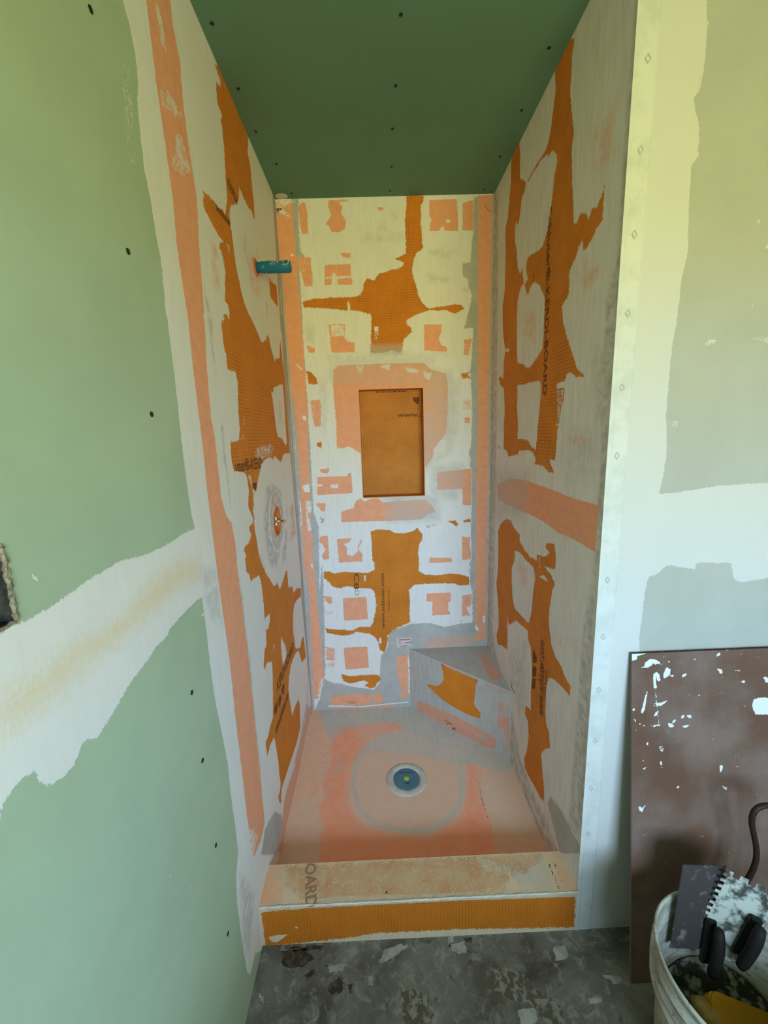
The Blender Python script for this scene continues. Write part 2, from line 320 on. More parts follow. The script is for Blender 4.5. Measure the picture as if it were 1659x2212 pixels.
# ------------------------------------------------------------------ traced finishes
OPS_B = [
 # corner strips and low zone of grey thinset, then a corner-shade line
 ('G','+',.006,'C3','215,90 262,90 262,300 275,440 300,470 265,520 275,700 290,1000 312,1300 325,1536 @C4 345,700 360,1000 395,1100 400,1536 @C5 415,300 425,400 430,600 440,1000 430,1080 350,1080 330,800 300,300 290,0 @C4 265,900 235,500 205,150 @C3 200,1200 175,900 150,560 118,300'),
 ('G','+',.006,'C3','1425,80 1560,60 @C5 1520,440 1530,800 1415,800 1415,690 1415,480 1400,440 1400,300 @C4 1390,1400 1395,1350 1410,1300 1405,1160 1405,1050 1412,950 1410,720 1395,700 1405,650 1390,620 1405,560 1412,400 @C3 1412,1536 1412,1400 1400,1250 1410,1130 1420,950 1360,950 1400,800 1410,740 1380,620 1350,600 1350,520 1400,515 1410,400 1420,310'),
 ('G','+',.005,'C5','1400,440 1415,480 1415,690 1345,695 1230,722 1190,710 1140,695 1060,695 1000,700 960,715 900,740 860,780 850,840 830,890 808,910 800,1010 800,1090 760,1135 690,1125 600,1115 540,1095 500,1095 450,1075 430,1060 400,1200 340,1340 1050,1300 1600,900 1540,780 1440,440'),
 ('G','+',.012,'C3','700,330 960,330 955,360 700,365',-.1),('G','+',.01,'C3','820,255 840,300 800,290',.0),('G','+',.01,'C3','870,170 910,200 905,215 875,195',.0),
 ('G','+',.01,'C3','1130,440 1300,430 1250,470 1150,460',-.1),('G','+',.01,'C3','1120,590 1250,625 1240,640 1120,638',.0),('G','+',.012,'C3','320,940 360,960 350,1030 320,1020',.0),
 ('G','+',.012,'C3','460,1140 1250,1110 1240,1140 470,1160',-.15),('G','+',.012,'C4','1260,130 1330,130 1320,520 1260,520',-.2),('G','+',.012,'C4','400,130 440,130 440,480 420,480',-.2),
 ('G','+',.004,'S',[(-.01, 0), (.011, 0), (.011, 3), (-.01, 3)]),  # thin grey line at the left corner: band edge with corner shade painted in
 # peach fleece corner bands
 ('P','+',.003,'C3','112,100 118,300 150,560 175,900 200,1200 218,1536 @C4 225,200 250,500 275,900 300,1536 @C5 318,300 340,800 362,1195 400,1205 405,1120 428,1060 415,850 390,600 365,300 350,100 @C4 345,1100 330,700 318,300 300,0 @C3 285,1000 262,700 240,400 215,100'),
 ('P','+',.003,'C3','1452,70 1452,1536 @C4 1442,700 1434,1536 @C5 1434,700 1444,740 1432,808 1500,810 1505,600 1515,0 @C4 1528,0 @C3 1548,65'),
 # peach squares and patches
 ('P','+',.004,'C3','260,130 300,115 315,160 318,200 325,320 285,322 270,260 262,190'),
 ('P','+',.004,'C3','460,100 590,95 585,108 530,110 550,150 545,190 575,240 570,290 540,310 480,308 460,270 440,260 465,230 475,190 458,150'),
 ('P','+',.003,'C3','785,145 825,150 815,168 790,170'),
 ('P','+',.003,'C3','1130,100 1310,92 1318,200 1320,305 1230,300 1130,305 1132,260 1145,235 1128,190'),
 ('P','-',.003,'C3','1240,225 1272,230 1262,255 1240,245'),('P','-',.003,'C3','1200,285 1225,270 1232,305 1195,305'),
 ('P','+',.003,'C3','1350,120 1420,98 1422,300 1348,300'),
 ('P','+',.005,'C3','250,480 340,475 345,540 352,600 355,670 300,670 290,620 260,540',.5),
 ('P','+',.003,'C3','535,452 605,450 605,485 560,480'),
 ('P','+',.003,'C3','435,530 605,522 610,590 618,660 520,660 435,662'),('P','-',.003,'C3','490,575 515,600 525,665 478,662'),('P','-',.003,'C3','440,608 612,600 612,616 440,622',.4),
 ('P','+',.003,'C3','460,925 570,922 568,960 565,1005 585,1040 630,1045 635,1108 480,1112 470,1010'),('P','-',.005,'C3','475,930 560,930 560,1000 480,1005',.3),
 ('P','+',.003,'C3','1095,925 1210,925 1205,980 1190,1020 1210,1060 1245,1075 1250,1105 1095,1098'),
 ('P','+',.003,'C3','315,1060 370,1085 368,1110 330,1112'),('P','+',.005,'C3','1360,1025 1410,1020 1400,1080 1385,1130 1358,1125',.4),('P','+',.005,'C3','1350,680 1390,680 1385,710 1350,705',.2),
 # frame round the niche
 ('P','+',.005,'C4','492,60 520,30 640,25 860,15 1090,12 1140,55 1240,85 1252,150 1250,350 1240,480 1190,540 1160,580 1150,640 1110,700 1080,690 1075,190 680,200 690,620 650,600 600,565 570,575 515,578 510,400 500,300 490,150'),
 ('P','-',.008,'C4','640,30 690,30 680,90 650,70',.2),('P','-',.006,'C4','970,40 1050,55 1055,80 980,70'),('P','-',.006,'C4','1090,70 1145,80 1130,130 1100,110'),('P','-',.006,'C4','800,30 865,20 865,60 820,50'),
 ('V','+',.03,'C4','1150,60 1260,80 1260,600 1100,720 1100,300',.1),('V','+',.025,'C4','490,20 1150,0 1150,120 490,120',-.3),
 ('P','+',.004,'C4','340,265 400,255 410,290 408,430 370,438 350,340',.5),
 ('P','+',.003,'C4','385,770 585,763 590,745 608,742 622,875 385,890'),('P','-',.003,'C4','470,820 530,815 520,845 480,840'),('P','-',.003,'C4','380,815 425,820 415,832 380,832'),
 ('P','+',.003,'C4','400,715 465,712 455,745 410,740'),('P','+',.003,'C4','375,945 440,942 438,995 415,998'),
 ('P','+',.003,'C4','543,1000 590,985 625,975 640,930 670,910 700,930 740,915 790,910 820,940 900,930 1100,920 1150,960 1170,1000 1120,1015 1080,1050 880,1060 545,1068'),
 ('V','+',.03,'C4','830,900 1190,900 1190,1050 860,1050 860,980',.35),
 ('P','+',.004,'C4','1180,740 1340,720 1410,710 1410,880 1410,955 1350,955 1350,885 1300,880 1285,850 1180,855'),('V','+',.03,'C4','1150,700 1340,700 1340,790 1300,900 1150,900',.3),
 ('P','-',.003,'C4','1200,853 1350,848 1345,885 1300,895 1200,890'),('P','+',.004,'C4','1350,260 1408,262 1405,320 1355,320',.2),('P','+',.004,'C4','1360,375 1400,375 1398,412 1365,410'),
 ('P','+',.003,'C4','400,1165 455,1160 465,1310 425,1320 415,1290 440,1250 420,1220 400,1200'),
 ('P','+',.003,'C4','515,1180 680,1172 680,1200 655,1250 685,1280 685,1328 530,1338'),('P','-',.003,'C4','560,1215 600,1200 620,1165 690,1165 655,1225 655,1260 625,1292 580,1285 585,1240'),
 ('P','+',.003,'C4','1130,1305 1275,1305 1278,1335 1130,1340'),('P','+',.003,'C4','1345,1165 1400,1168 1398,1225 1410,1300 1400,1315 1345,1320',.6),
 ('P','+',.003,'C5','553,530 712,520 720,668 565,678'),('P','+',.003,'C5','560,858 717,850 728,990 572,1002'),
 ('P','+',.003,'C5','1110,498 1272,490 1272,548 1255,560 1255,610 1270,635 1150,645 1148,600 1150,555 1110,548'),
 ('P','+',.004,'C5','1345,510 1410,505 1405,580 1370,590 1400,645 1345,648',.5),('P','+',.004,'C5','430,515 480,520 485,560 470,570 440,545'),('P','+',.004,'C5','430,618 487,620 480,632 440,635',.3),
 ('P','+',.004,'C5','445,855 500,858 500,940 445,940',.35),('P','+',.004,'C5','445,965 500,955 500,985 450,985',.3),
 ('P','+',.004,'C5','470,1185 540,1170 630,1165 815,1168 820,1225 740,1230 660,1240 540,1242 480,1225'),('P','+',.004,'C5','470,1262 900,1240 890,1300 470,1310'),('P','-',.004,'C5','735,1195 760,1190 760,1225 735,1228'),
 ('P','+',.003,'C5','915,915 990,905 1000,1000 990,1060 995,1170 935,1190 930,1165 960,1140 930,1100 915,1000'),('P','-',.002,'C5','925,990 950,995 945,1008 925,1005'),
 ('P','+',.005,'C5','1100,800 1150,790 1260,785 1430,775 1430,830 1270,850 1100,855',.25),
 # bare orange board
 ('O','+',.003,'C3','978,70 1095,70 1085,110 1070,135 1075,200 1072,260 1080,330 1078,380 1085,410 1070,432 1045,450 1030,480 1020,530 1015,580 1025,620 1040,660 1050,710 1060,740 1075,775 1100,800 1130,822 1110,838 1060,850 1020,870 1000,880 985,895 975,905 985,930 1010,950 1010,975 985,1000 960,1020 955,1050 945,1095 930,1112 880,1095 810,1112 740,1108 742,1060 740,1000 745,950 745,900 748,880 735,855 700,845 640,832 560,830 480,820 400,815 330,812 300,812 290,795 290,775 330,760 370,750 430,755 470,745 560,745 640,740 670,730 685,700 690,670 700,640 715,620 740,625 765,635 775,610 800,585 840,575 880,562 920,555 950,540 965,510 970,470 975,420 975,380 970,330 970,250 970,180 978,120'),
 ('O','+',.003,'C3','1125,825 1180,808 1250,800 1300,788 1340,795 1362,820 1340,830 1310,850 1280,848 1240,828 1180,832'),
 ('O','+',.003,'C3','905,488 970,455 975,525 945,508'),('O','+',.002,'C3','312,1235 345,1240 365,1265 380,1280 388,1320 365,1322 330,1318 322,1280'),
 ('O','+',.003,'C3','1340,1250 1400,1240 1385,1260 1405,1280 1350,1282',.3),
 ('O','+',.002,'C4','380,545 412,535 415,580 385,560'),('O','+',.002,'C4','1255,1062 1300,1058 1320,1080 1315,1100 1275,1075'),('O','+',.002,'C4','1350,1060 1400,1045 1405,1068 1360,1070'),
 ('O','+',.003,'C5','740,85 790,72 860,78 910,98 970,98 1020,85 1048,62 1085,110 1078,150 1060,170 1055,230 1060,300 1060,350 1100,372 1180,378 1260,365 1310,368 1390,385 1395,440 1330,445 1300,432 1180,430 1080,435 1030,440 1010,460 990,475 1000,520 998,600 998,690 960,715 910,740 860,775 850,830 835,885 820,885 800,870 790,820 770,790 735,765 700,760 640,752 625,765 560,778 500,770 450,760 440,730 490,735 560,740 620,745 660,720 740,720 755,690 765,650 775,600 775,540 765,490 740,465 660,460 580,450 540,462 490,455 470,430 430,395 430,352 465,350 500,365 560,355 640,358 720,362 765,340 765,300 750,270 748,180 742,130'),
 ('O','-',.003,'C5','695,378 708,378 706,412 694,412'),('O','-',.003,'C5','798,792 812,790 808,830 795,828'),
 ('O','+',.003,'C5','540,1030 590,1045 640,1045 700,1040 760,1035 800,1045 805,1075 780,1095 770,1120 740,1130 700,1110 725,1090 690,1075 650,1085 600,1095 560,1080 550,1050'),
 ('V','+',.012,'C3','742,1065 945,1055 945,1120 742,1125',.4),
 # smears and chalky marks
 ('W','+',.002,'C3','588,770 602,790 604,832 588,834 585,790'),('W','+',.002,'C3','765,938 790,938 790,965 778,975 762,960'),('W','+',.002,'C3','768,965 790,965 795,1035 785,1000 778,1035 772,1000 765,1030',.0),
 ('W','+',.003,'C3','245,1180 290,1225 285,1232 250,1200'),('W','+',.003,'C3','205,450 230,460 225,475 210,470'),('W','+',.004,'C3','280,1000 320,990 310,1020 290,1015',.2),
 ('W','+',.006,'C3','110,95 190,95 230,110 150,150 210,215 140,190 112,140',.2),('X','+',.002,'C3','112,150 165,155 130,172 112,200',-.1),
 ('W','+',.003,'C4','290,360 312,365 308,400 288,385'),('W','+',.004,'C4','285,830 330,812 338,870 300,870'),('W','+',.004,'C4','310,925 345,930 350,1000 320,1010 345,1100 350,1130 325,1130 312,1040',.3),('G','+',.003,'C4','320,1000 345,1000 340,1100 322,1080'),
 ('W','+',.002,'C5','340,295 352,305 358,335 345,320'),
 ('W','+',.004,'C5','430,1060 400,1110 405,1205 385,1205 395,1110 415,1060',.3),('W','+',.003,'C5','1480,650 1500,645 1500,690 1485,690'),('W','+',.003,'C5','1432,700 1460,735 1450,750 1432,735'),
 ('W','+',.0025,'C5','455,1240 680,1244 990,1215 990,1222 680,1252 455,1250'),
 ('W','+',.003,'C5','850,775 905,740 1000,700 1000,690 900,728 860,765 848,835 835,885 842,888 856,835',.1),
 ('W','+',.003,'C5','985,905 992,905 1004,1000 998,1170 990,1170 990,1050',.2),
]
OPS_L = [
 # green moisture board left of the taped seam
 ('N','+',.004,'L1','710,-300 710,0 745,130 785,330 800,480 795,600 810,760 835,980 870,1150 900,1350 930,1500 950,1700 965,1873 @L2 880,200 905,400 930,600 955,850 980,1050 1010,1250 1030,1330 @L3 960,240 975,350 990,500 1015,680 1050,850 1075,980 1090,1130 1110,1270 1125,1400 1115,1520 1120,1640 1140,1800 1165,1960 1180,1985 1205,1880 1260,1850 1215,2212 700,2600 -900,2600 -900,0 @L1 -900,-300'),
 ('N','-',.005,'L2','1040,1315 960,1350 920,1380 850,1420 760,1460 660,1485 600,1510 500,1570 400,1640 320,1700 @L3 190,270 150,295 60,325 0,370 -400,560 -400,1500 0,1240 10,1190 40,1130 100,1060 160,1020 190,1075 230,1085 300,1045 340,1000 370,950 390,880 460,860 500,800 560,700 610,610 680,520 740,430 790,380 800,350 860,280 920,220 990,170'),
 ('N','-',.004,'S','66,1240 72,1240 90,1262 84,1264'),('N','-',.003,'L3','945,290 965,265 960,285'),
 ('N','-',.003,'L3','895,1565 902,1570 900,1578'),('N','-',.002,'L3','800,1520 810,1500 806,1525'),
 ('N','-',.012,'L1','715,400 740,380 770,800 790,1020 770,1000 735,800',-.25),
 ('T','+',.04,'L3','940,25 850,30 720,120 660,190 600,270 500,340 380,400 250,500 100,620 0,700 -300,900 -300,1050 0,820 150,740 400,520 560,400 680,290 800,190 940,95',.6),
 # peach band over the board joint
 ('P','+',.003,'L1','830,-150 845,0 870,200 905,500 940,720 975,980 1000,1150 1020,1400 1050,1600 1080,1800 @L2 990,200 1015,450 1045,700 1070,900 1090,1100 1120,1350 1145,1550 @L3 1050,250 1085,500 1110,750 1140,1000 1165,1220 1190,1400 1200,1420 1230,1350 1250,1260 1240,1150 1220,950 1195,700 1170,450 1140,200 1110,0 @L2 1260,1600 1240,1400 1220,1290 1195,1260 1165,1150 1150,1000 1135,850 1115,750 1100,600 1090,450 1080,250 @L1 1175,1830 1180,1800 1170,1650 1150,1400 1140,1150 1115,1000 1085,800 1060,600 1040,350 1000,150 985,0 960,-150'),
 ('W','+',.006,'L1','900,0 925,60 955,250 960,310 935,250 905,80',.1),('W','+',.012,'L1','1020,780 1050,800 1100,980 1060,1010 1000,960 1020,880',.0),('W','+',.012,'L1','930,540 960,520 1050,660 1000,650 940,600',-.1),
 ('W','+',.008,'L3','1165,1300 1200,1290 1215,1330 1200,1400 1180,1410',.1),
 # grey shadows of tape seams, corner strip with its shade painted in, low grey thinset
 ('G','+',.004,'B','1160,60 1195,90 1228,700 1262,1300 1320,2212 1290,2212 1240,1400 1200,700'),
 ('G','+',.005,'C','1160,0 1200,0 1240,900 1290,1700 1330,2212 @D 1240,900 @E 1090,500 1150,1300 1190,1800 1250,1935 1190,1935 1130,1300 1085,800 1040,300 1035,0 @D 1150,100 @C 1230,1500 1190,900'),
 ('G','+',.004,'S',[(D-.030, 0), (D+.01, 0), (D+.01, 3), (D-.022, 3)], .8),
 ('G','+',.006,'F','650,1600 740,1650 770,1800 740,2143 640,2260 440,2260 500,1900 560,1750'),
 ('G','+',.005,'C','60,0 120,0 130,400 180,880 150,700 90,300',.3),('G','+',.005,'B','150,1500 190,1700 270,2100 270,2212 230,2212 190,1900 160,1700',.3),('G','+',.004,'C','255,1660 290,1660 300,1800 330,2212 300,2212 280,1850',.3),
 ('G','+',.004,'D','160,0 190,200 260,760 265,950 245,780 170,200',.3),
 ('G','+',.005,'E','110,0 160,300 210,800 280,1300 330,1900 360,2212 340,2212 300,1850 250,1300 180,800 120,300',.3),('G','+',.005,'F','310,0 400,560 440,1100 420,1000 340,200',.3),
 ('G','+',.008,'L3','940,60 1020,60 1050,330 1000,300 960,180',-.1),('G','+',.008,'L3','1130,1500 1200,1600 1180,1900 1150,1850',.1),
 # swirl of grey thinset round the valve opening
 ('G','+',.008,'D','800,650 900,600 1010,700 1040,900 1060,1200 1020,1500 960,1800 900,1850 830,1750 800,1500 770,1300 760,1050 790,850',.3),
 ('G','+',.006,'D','1080,1250 1110,1300 1090,1700 1040,1780 1030,1650 1060,1500',.2),('G','+',.006,'D','1090,890 1110,950 1110,1080 1090,1000',.2),('G','+',.01,'D','690,1650 730,1750 780,1850 740,1830',.2),
 ('G','-',.003,'D','905,672 960,700 1010,800 1045,1000 1050,1200 1030,1400 980,1580 930,1608 880,1540 840,1400 810,1200 805,1000 830,800 860,710'),
 ('P','+',.02,'D','900,760 960,800 990,950 960,1300 900,1320 850,1100 860,900',-.25),
 ('G','+',.006,'B','740,780 770,780 760,1000 740,1000',.1),('G','+',.006,'B','920,920 960,1050 960,1130 930,1000',.1),('G','+',.006,'B','1070,1750 1090,1750 1100,2000 1080,1980',.1),
 # peach spots showing through
 ('P','+',.006,'B','250,850 310,900 350,1000 350,1200 380,1400 380,1600 330,1560 280,1480 290,1350 260,1150',-.02),
 ('P','+',.006,'B','760,1070 860,1060 940,1120 1000,1300 1010,1500 980,1650 950,1700 880,1600 830,1450 810,1250',-.12),
 ('P','+',.005,'C','1120,1280 1160,1300 1160,1600 1120,1640',-.2),
 ('P','+',.004,'D','1160,890 1200,880 1240,1350 1190,1410 1150,1470 1165,1300 1185,1150 1150,1050',.3),
 ('P','+',.006,'E','1120,1300 1150,1400 1150,1935 1110,1935 1130,1600',-.1),
 # band folded up from the tray
 ('P','+',.005,'F','1130,60 1080,350 1000,700 940,900 880,1100 800,1400 770,1650 740,1900 700,2212 770,2212 1237,124 1180,40',.7),
 ('V','+',.02,'F','1130,60 1080,350 1000,700 940,900 880,1100 800,1400 770,1650 740,1900 700,2212 770,2212 1237,124 1180,40',-.2),
 ('W','+',.003,'F','1180,150 1200,250 1110,560 1040,900 1030,900 1090,560 1150,300',.1),('W','+',.003,'F','950,880 960,900 850,1200 800,1400 770,1540 740,1560 790,1350 850,1130 900,920',.4),
 ('G','+',.003,'F','1110,0 1140,0 1090,350 1000,700 950,930 930,960 1000,600 1070,250',.3),
 # bare orange board
 ('O','+',.003,'A','465,530 530,605 520,500 480,380 440,270 540,300 800,820 950,1140 1000,1350 935,1380 940,1480 930,1600 960,1700 980,1850 990,2000 1020,2212 @B 850,0 880,170 890,350 905,520 880,480 850,360 830,380 780,280 740,200 700,100 670,30 665,200 640,280 560,290 530,340 520,420 540,600 560,750 580,880 600,1050 620,1200 650,1350 680,1480 700,1600 740,1740 790,1880 850,2000 900,2100 940,2200 @C 800,240 850,390 880,415 920,390 960,290 980,360 1000,480 1040,620 1060,700 1080,650 1110,660 1135,640 1140,350 1165,560 1180,760 1200,900 1210,1000 1230,1300 1250,1600 1270,1850 1285,2070 @D 1147,135 1090,135 1050,150 1020,260 980,240 940,190 920,170 905,230 860,190 820,195 780,230 740,270 715,330 700,420 680,500 660,600 650,700 620,720 600,800 610,900 600,950 600,1000 620,1100 610,1160 630,1300 650,1400 670,1550 700,1700 750,1830 800,1940 880,2060 900,2110 940,2100 960,2060 1000,2170 1060,1990 1090,1880 1110,1900 1120,2050 1130,2140 1180,2120 1210,2212 1250,2150 1300,2140 @E 1035,220 1035,340 980,380 940,450 925,550 920,700 925,900 940,970 955,1100 980,1120 1030,1090 1050,960 1075,930 1090,1050 1110,1250 1080,1280 1050,1320 1030,1240 1010,1160 985,1150 960,1180 920,1270 880,1400 860,1550 850,1700 870,1900 890,2000 905,2110 950,1980 1000,1870 1020,1950 1025,2212 @F 1030,350 980,560 930,720 870,900 820,1050 770,1200 745,1280 740,1400 745,1490 715,1470 700,1390 725,1300 730,1260 735,1180 715,1040 700,860 680,740 660,620 650,540 625,510 600,580 575,620 560,700 535,765 520,680 510,580 550,480 570,380 590,290 620,200 620,0 @E 615,1500 605,1300 580,1320 540,1310 520,1360 495,1430 480,1360 490,1250 500,1120 520,1060 520,900 500,700 490,600 480,450 460,250 440,100 410,20 350,60 290,100 270,40 @D 545,1930 500,1900 480,1720 495,1660 465,1600 470,1530 530,1480 560,1400 575,1360 545,1290 540,1230 590,1180 600,1100 560,1000 530,950 530,820 540,720 525,600 510,500 490,440 440,410 390,405 320,400 300,330 280,250 265,100 @C 400,1935 410,1890 480,1890 530,1870 540,1700 530,1600 520,1450 515,1200 505,1000 480,850 400,830 350,800 345,700 340,600 310,500 290,400 285,300 270,200 265,120 290,50 320,0 @B 430,2050 410,2060 440,1950 480,1920 520,2020 525,1900 500,1780 460,1740 460,1600 455,1450 465,1300 440,1200 410,1050 380,950 370,870 430,840 380,780 300,650 200,450 140,330 130,220 150,150 110,70 200,150 300,250 360,340 420,370 455,440 475,340 490,180 475,0 @A 610,2073 600,1850 590,1700 580,1500 560,1350 550,1200 530,1100 555,1040 500,900 480,830 470,700'),
 ('O','+',.003,'B','1115,1380 1160,1450 1225,1500 1250,1820 1200,1760 1140,1680 1125,1560'),
 ('O','-',.003,'C','1040,1090 1110,1060 1140,1040 1180,1045 1200,1250 1220,1600 1240,1900 1225,1960 1170,1850 1110,1820 1085,1720 1060,1500 1040,1350 1020,1200 1005,1150 1040,1160'),
 ('W','+',.004,'C','780,2000 880,1960 1010,1930 1040,2000 1020,2100 900,2130 800,2212 770,2100',-.15),
 ('O','-',.002,'E','745,930 760,980 800,1060 825,1170 810,1260 770,1370 750,1200 740,1050'),('O','-',.002,'E','500,660 570,590 575,700 545,830 510,820'),
 ('W','+',.002,'B','470,870 520,900 550,1080 520,1000 490,930',.1),('W','+',.002,'B','375,900 400,960 440,1100 460,1260 440,1240 400,1050',-.05),
 ('W','+',.002,'C','530,1580 545,1700 540,1860 590,1850 600,1550 615,1500 600,1700 560,1900',-.1),('W','+',.003,'E','625,1060 640,1060 645,1130 630,1130',-.1),
 ('W','+',.002,'D','520,460 570,460 580,530 590,650 640,700 600,760 580,640 550,560',.1),
]
OPS_R = [
 ('G','+',.006,'R4','1175,1040 1290,-200 1400,-200 1140,2212 @R5 1060,1150 1000,2212 @R6 850,400 750,2212 600,2212 520,2000 540,1960 600,2040 660,2150 710,1500 760,800 820,500 835,300 @R5 965,1895 990,1500 1000,900 1040,300 @R4 1110,2000 1150,1500',.3),
 ('G','+',.005,'R6','535,1965 600,2050 680,2200 770,2350 600,2350 515,2010'),
 ('G','+',.006,'R4','150,1480 200,1480 200,2212 @R5 190,1000 175,2212 @R6 150,400 140,800 150,940 250,1300 330,1700 420,1950 500,2100 600,2400 300,2300 100,1000 100,0 @R5 140,1500 145,0',.3),
 ('G','+',.02,'R6','250,1000 370,900 370,1300 330,1500 280,1200',-.1),('G','+',.01,'R4','935,350 980,100 1000,100 960,400',-.1),
 ('G','+',.02,'R5','750,1300 960,1300 960,1700 720,1700 700,1500',-.25),('G','+',.015,'R5','950,700 1040,700 1040,1500 980,1500 940,1100',.0),
 ('P','+',.008,'R4','945,985 990,1000 1040,900 1085,780 1085,1000 1080,1180 1040,1240 990,1300 920,1290 930,1250 1000,1200 1020,1160 960,1160 925,1180 920,1110',-.05),
 ('P','+',.006,'R5','860,30 940,10 990,50 960,170 900,220 860,330 850,150',-.08),('P','+',.006,'R5','400,410 490,400 495,660 430,600 395,590',-.1),('P','+',.006,'R5','755,1385 840,1370 900,1400 840,1430 770,1420',.0),
 ('P','+',.006,'R6','315,370 370,400 375,530 340,530',-.08),('P','+',.006,'R6','690,880 720,870 715,990 695,1000',-.05),('P','+',.006,'R6','590,860 615,860 610,930 595,920',-.1),
 ('P','+',.004,'R5','190,1740 300,1690 400,1700 600,1770 800,1850 978,1895 948,2259 790,2163 660,2105 542,2017 430,1960 330,1920 200,1850'),
 ('V','+',.05,'R5','150,1660 420,1660 400,1960 150,1960',.25),
 ('O','+',.003,'R4','785,300 785,330 770,420 765,550 755,700 765,830 775,950 785,1000 770,1150 770,1300 775,1500 785,1720 800,1725 840,1640 880,1650 900,1700 920,1610 960,1600 1000,1500 1025,1400 1015,1500 1005,1690 960,1760 930,1830 900,1880 860,1935 850,1850 820,1900 800,1980 760,2060 745,2120 @R5 750,90 745,200 745,270 720,310 693,360 700,470 720,570 745,650 775,740 810,850 860,885 860,905 800,905 760,870 735,875 715,930 700,960 710,1020 705,1080 690,1120 680,1200 660,1300 650,1400 640,1550 590,1545 620,1620 630,1645 590,1640 540,1590 480,1580 490,1540 470,1490 430,1470 360,1475 350,1505 280,1520 270,1480 243,1460 243,1300 250,1170 245,1000 215,965 205,920 215,900 240,920 243,800 255,700 240,600 235,500 235,350 250,250 255,100 @R4 255,2000 258,1750 275,1680 290,1500 300,1400 300,1240 330,1140 350,1050 365,1110 370,1200 368,1370 390,1385 415,1400 405,1470 380,1530 370,1650 355,1735 335,1700 330,1850 345,1950 350,2050 370,2110 385,2060 400,2200 430,2150 415,2080 425,1990 460,1960 520,1925 545,1890 580,1780 600,1640 620,1500 635,1350 655,1240 650,1180 620,1160 590,1200 575,1190 520,1250 430,1400 425,1395 500,1260 560,1170 590,1090 610,960 630,800 645,680 637,570 640,500 690,300'),
 ('O','-',.003,'R5','352,300 375,215 400,190 430,285 445,220 480,170 520,200 545,260 560,300 555,450 550,600 540,690 500,760 450,830 415,835 400,810 350,800 343,650 345,450'),
 ('O','-',.003,'R5','345,0 350,60 370,110 388,60 398,170 412,140 410,80 420,0 @R4 410,2100 400,2000 345,1950'),
 ('O','-',.003,'R5','350,970 400,965 450,945 520,935 530,970 525,1100 515,1200 500,1350 490,1470 460,1450 430,1400 380,1385 350,1385 355,1280 345,1150'),
 ('O','-',.003,'R5','650,960 715,930 705,995 650,1000'),('W','+',.003,'R5','655,1010 705,1010 690,1120 665,1280 648,1280 655,1150',-.1),
 ('O','+',.003,'R6','200,90 235,65 265,75 280,120 325,175 325,220 360,280 400,330 440,345 440,310 500,325 530,300 500,260 510,230 560,235 570,300 570,400 550,410 490,385 500,400 540,450 565,510 550,545 540,600 525,700 525,800 540,920 570,1010 610,1080 640,1160 672,1210 665,1275 620,1220 590,1190 540,1150 520,1160 505,1230 500,1400 505,1470 525,1530 530,1630 490,1640 470,1680 480,1780 490,1900 490,2000 460,1960 430,1900 400,1850 360,1770 355,1700 375,1640 385,1550 380,1450 360,1400 365,1340 400,1370 400,1250 410,1100 400,950 380,880 380,830 300,760 250,790 240,720 240,900 240,960 210,935 175,920 165,860 180,800 180,700 170,560 165,510 175,420 178,250 175,150'),
 ('O','-',.003,'R6','290,280 330,300 370,350 420,400 430,480 415,560 405,700 385,780 330,720 290,680 275,600 270,500 270,400 290,350'),('O','-',.002,'R6','455,460 490,450 522,500'),
 ('W','+',.0015,'R5','500,330 506,330 500,660 492,650',.0),('W','+',.0015,'R6','383,50 390,50 390,165 384,165',.0),('W','+',.0015,'R5','940,1040 945,1040 930,1300 925,1300',.0),('W','+',.0015,'R6','760,265 764,265 752,435 748,435',.0),
 ('W','+',.0015,'R5','258,690 285,680 285,715 258,712',.3),('W','+',.0015,'R6','458,330 464,330 465,430 460,430',.1),('W','+',.003,'R6','500,1170 520,1180 540,1560 510,1470',-.2),
 ('X','+',.002,'R5','190,1430 225,1450 222,1465 190,1445',-.1),('X','+',.002,'R5','830,1080 850,1070 850,1120 835,1120',-.3),
]
OPS_F = [
 ('N','+',.004,'G1','655,-200 655,0 662,100 645,300 630,380 600,430 625,560 620,680 590,720 580,900 575,1100 550,1200 530,1380 510,1480 490,1680 480,1800 485,1950 470,2050 450,2145 520,2140 700,2110 923,2095 1400,2060 1400,-200'),
 ('N','+',.005,'G2','362,640 360,560 370,480 385,350 400,290 430,285 480,240 600,260 605,230 755,232 765,300 800,315 860,305 1300,225 1300,640'),
 ('W','+',.003,'G1','650,1475 705,1475 700,1490 655,1500',.4),('W','+',.003,'G1','860,1472 980,1460 980,1490 920,1492',.4),('W','+',.003,'G1','480,1830 535,1833 530,1860 500,1845',.0),
 ('W','+',.002,'G1','875,950 888,955 885,975 876,970'),('W','+',.002,'G1','850,1325 860,1328 855,1336',.4),('W','+',.002,'G1','610,962 625,965 618,972',.4),('W','+',.002,'G1','912,1060 930,1062 930,1085 915,1082'),
 ('W','+',.003,'G1','620,340 640,335 632,380 618,385',-.1),
 ('G','+',.004,'G2','430,273 490,282 490,298 440,290',.3),('G','+',.003,'G2','868,465 882,460 884,470 872,474',.3),
 ('G','+',.004,'G2','60,1795 320,1765 320,1900 60,1900',-.05),
]
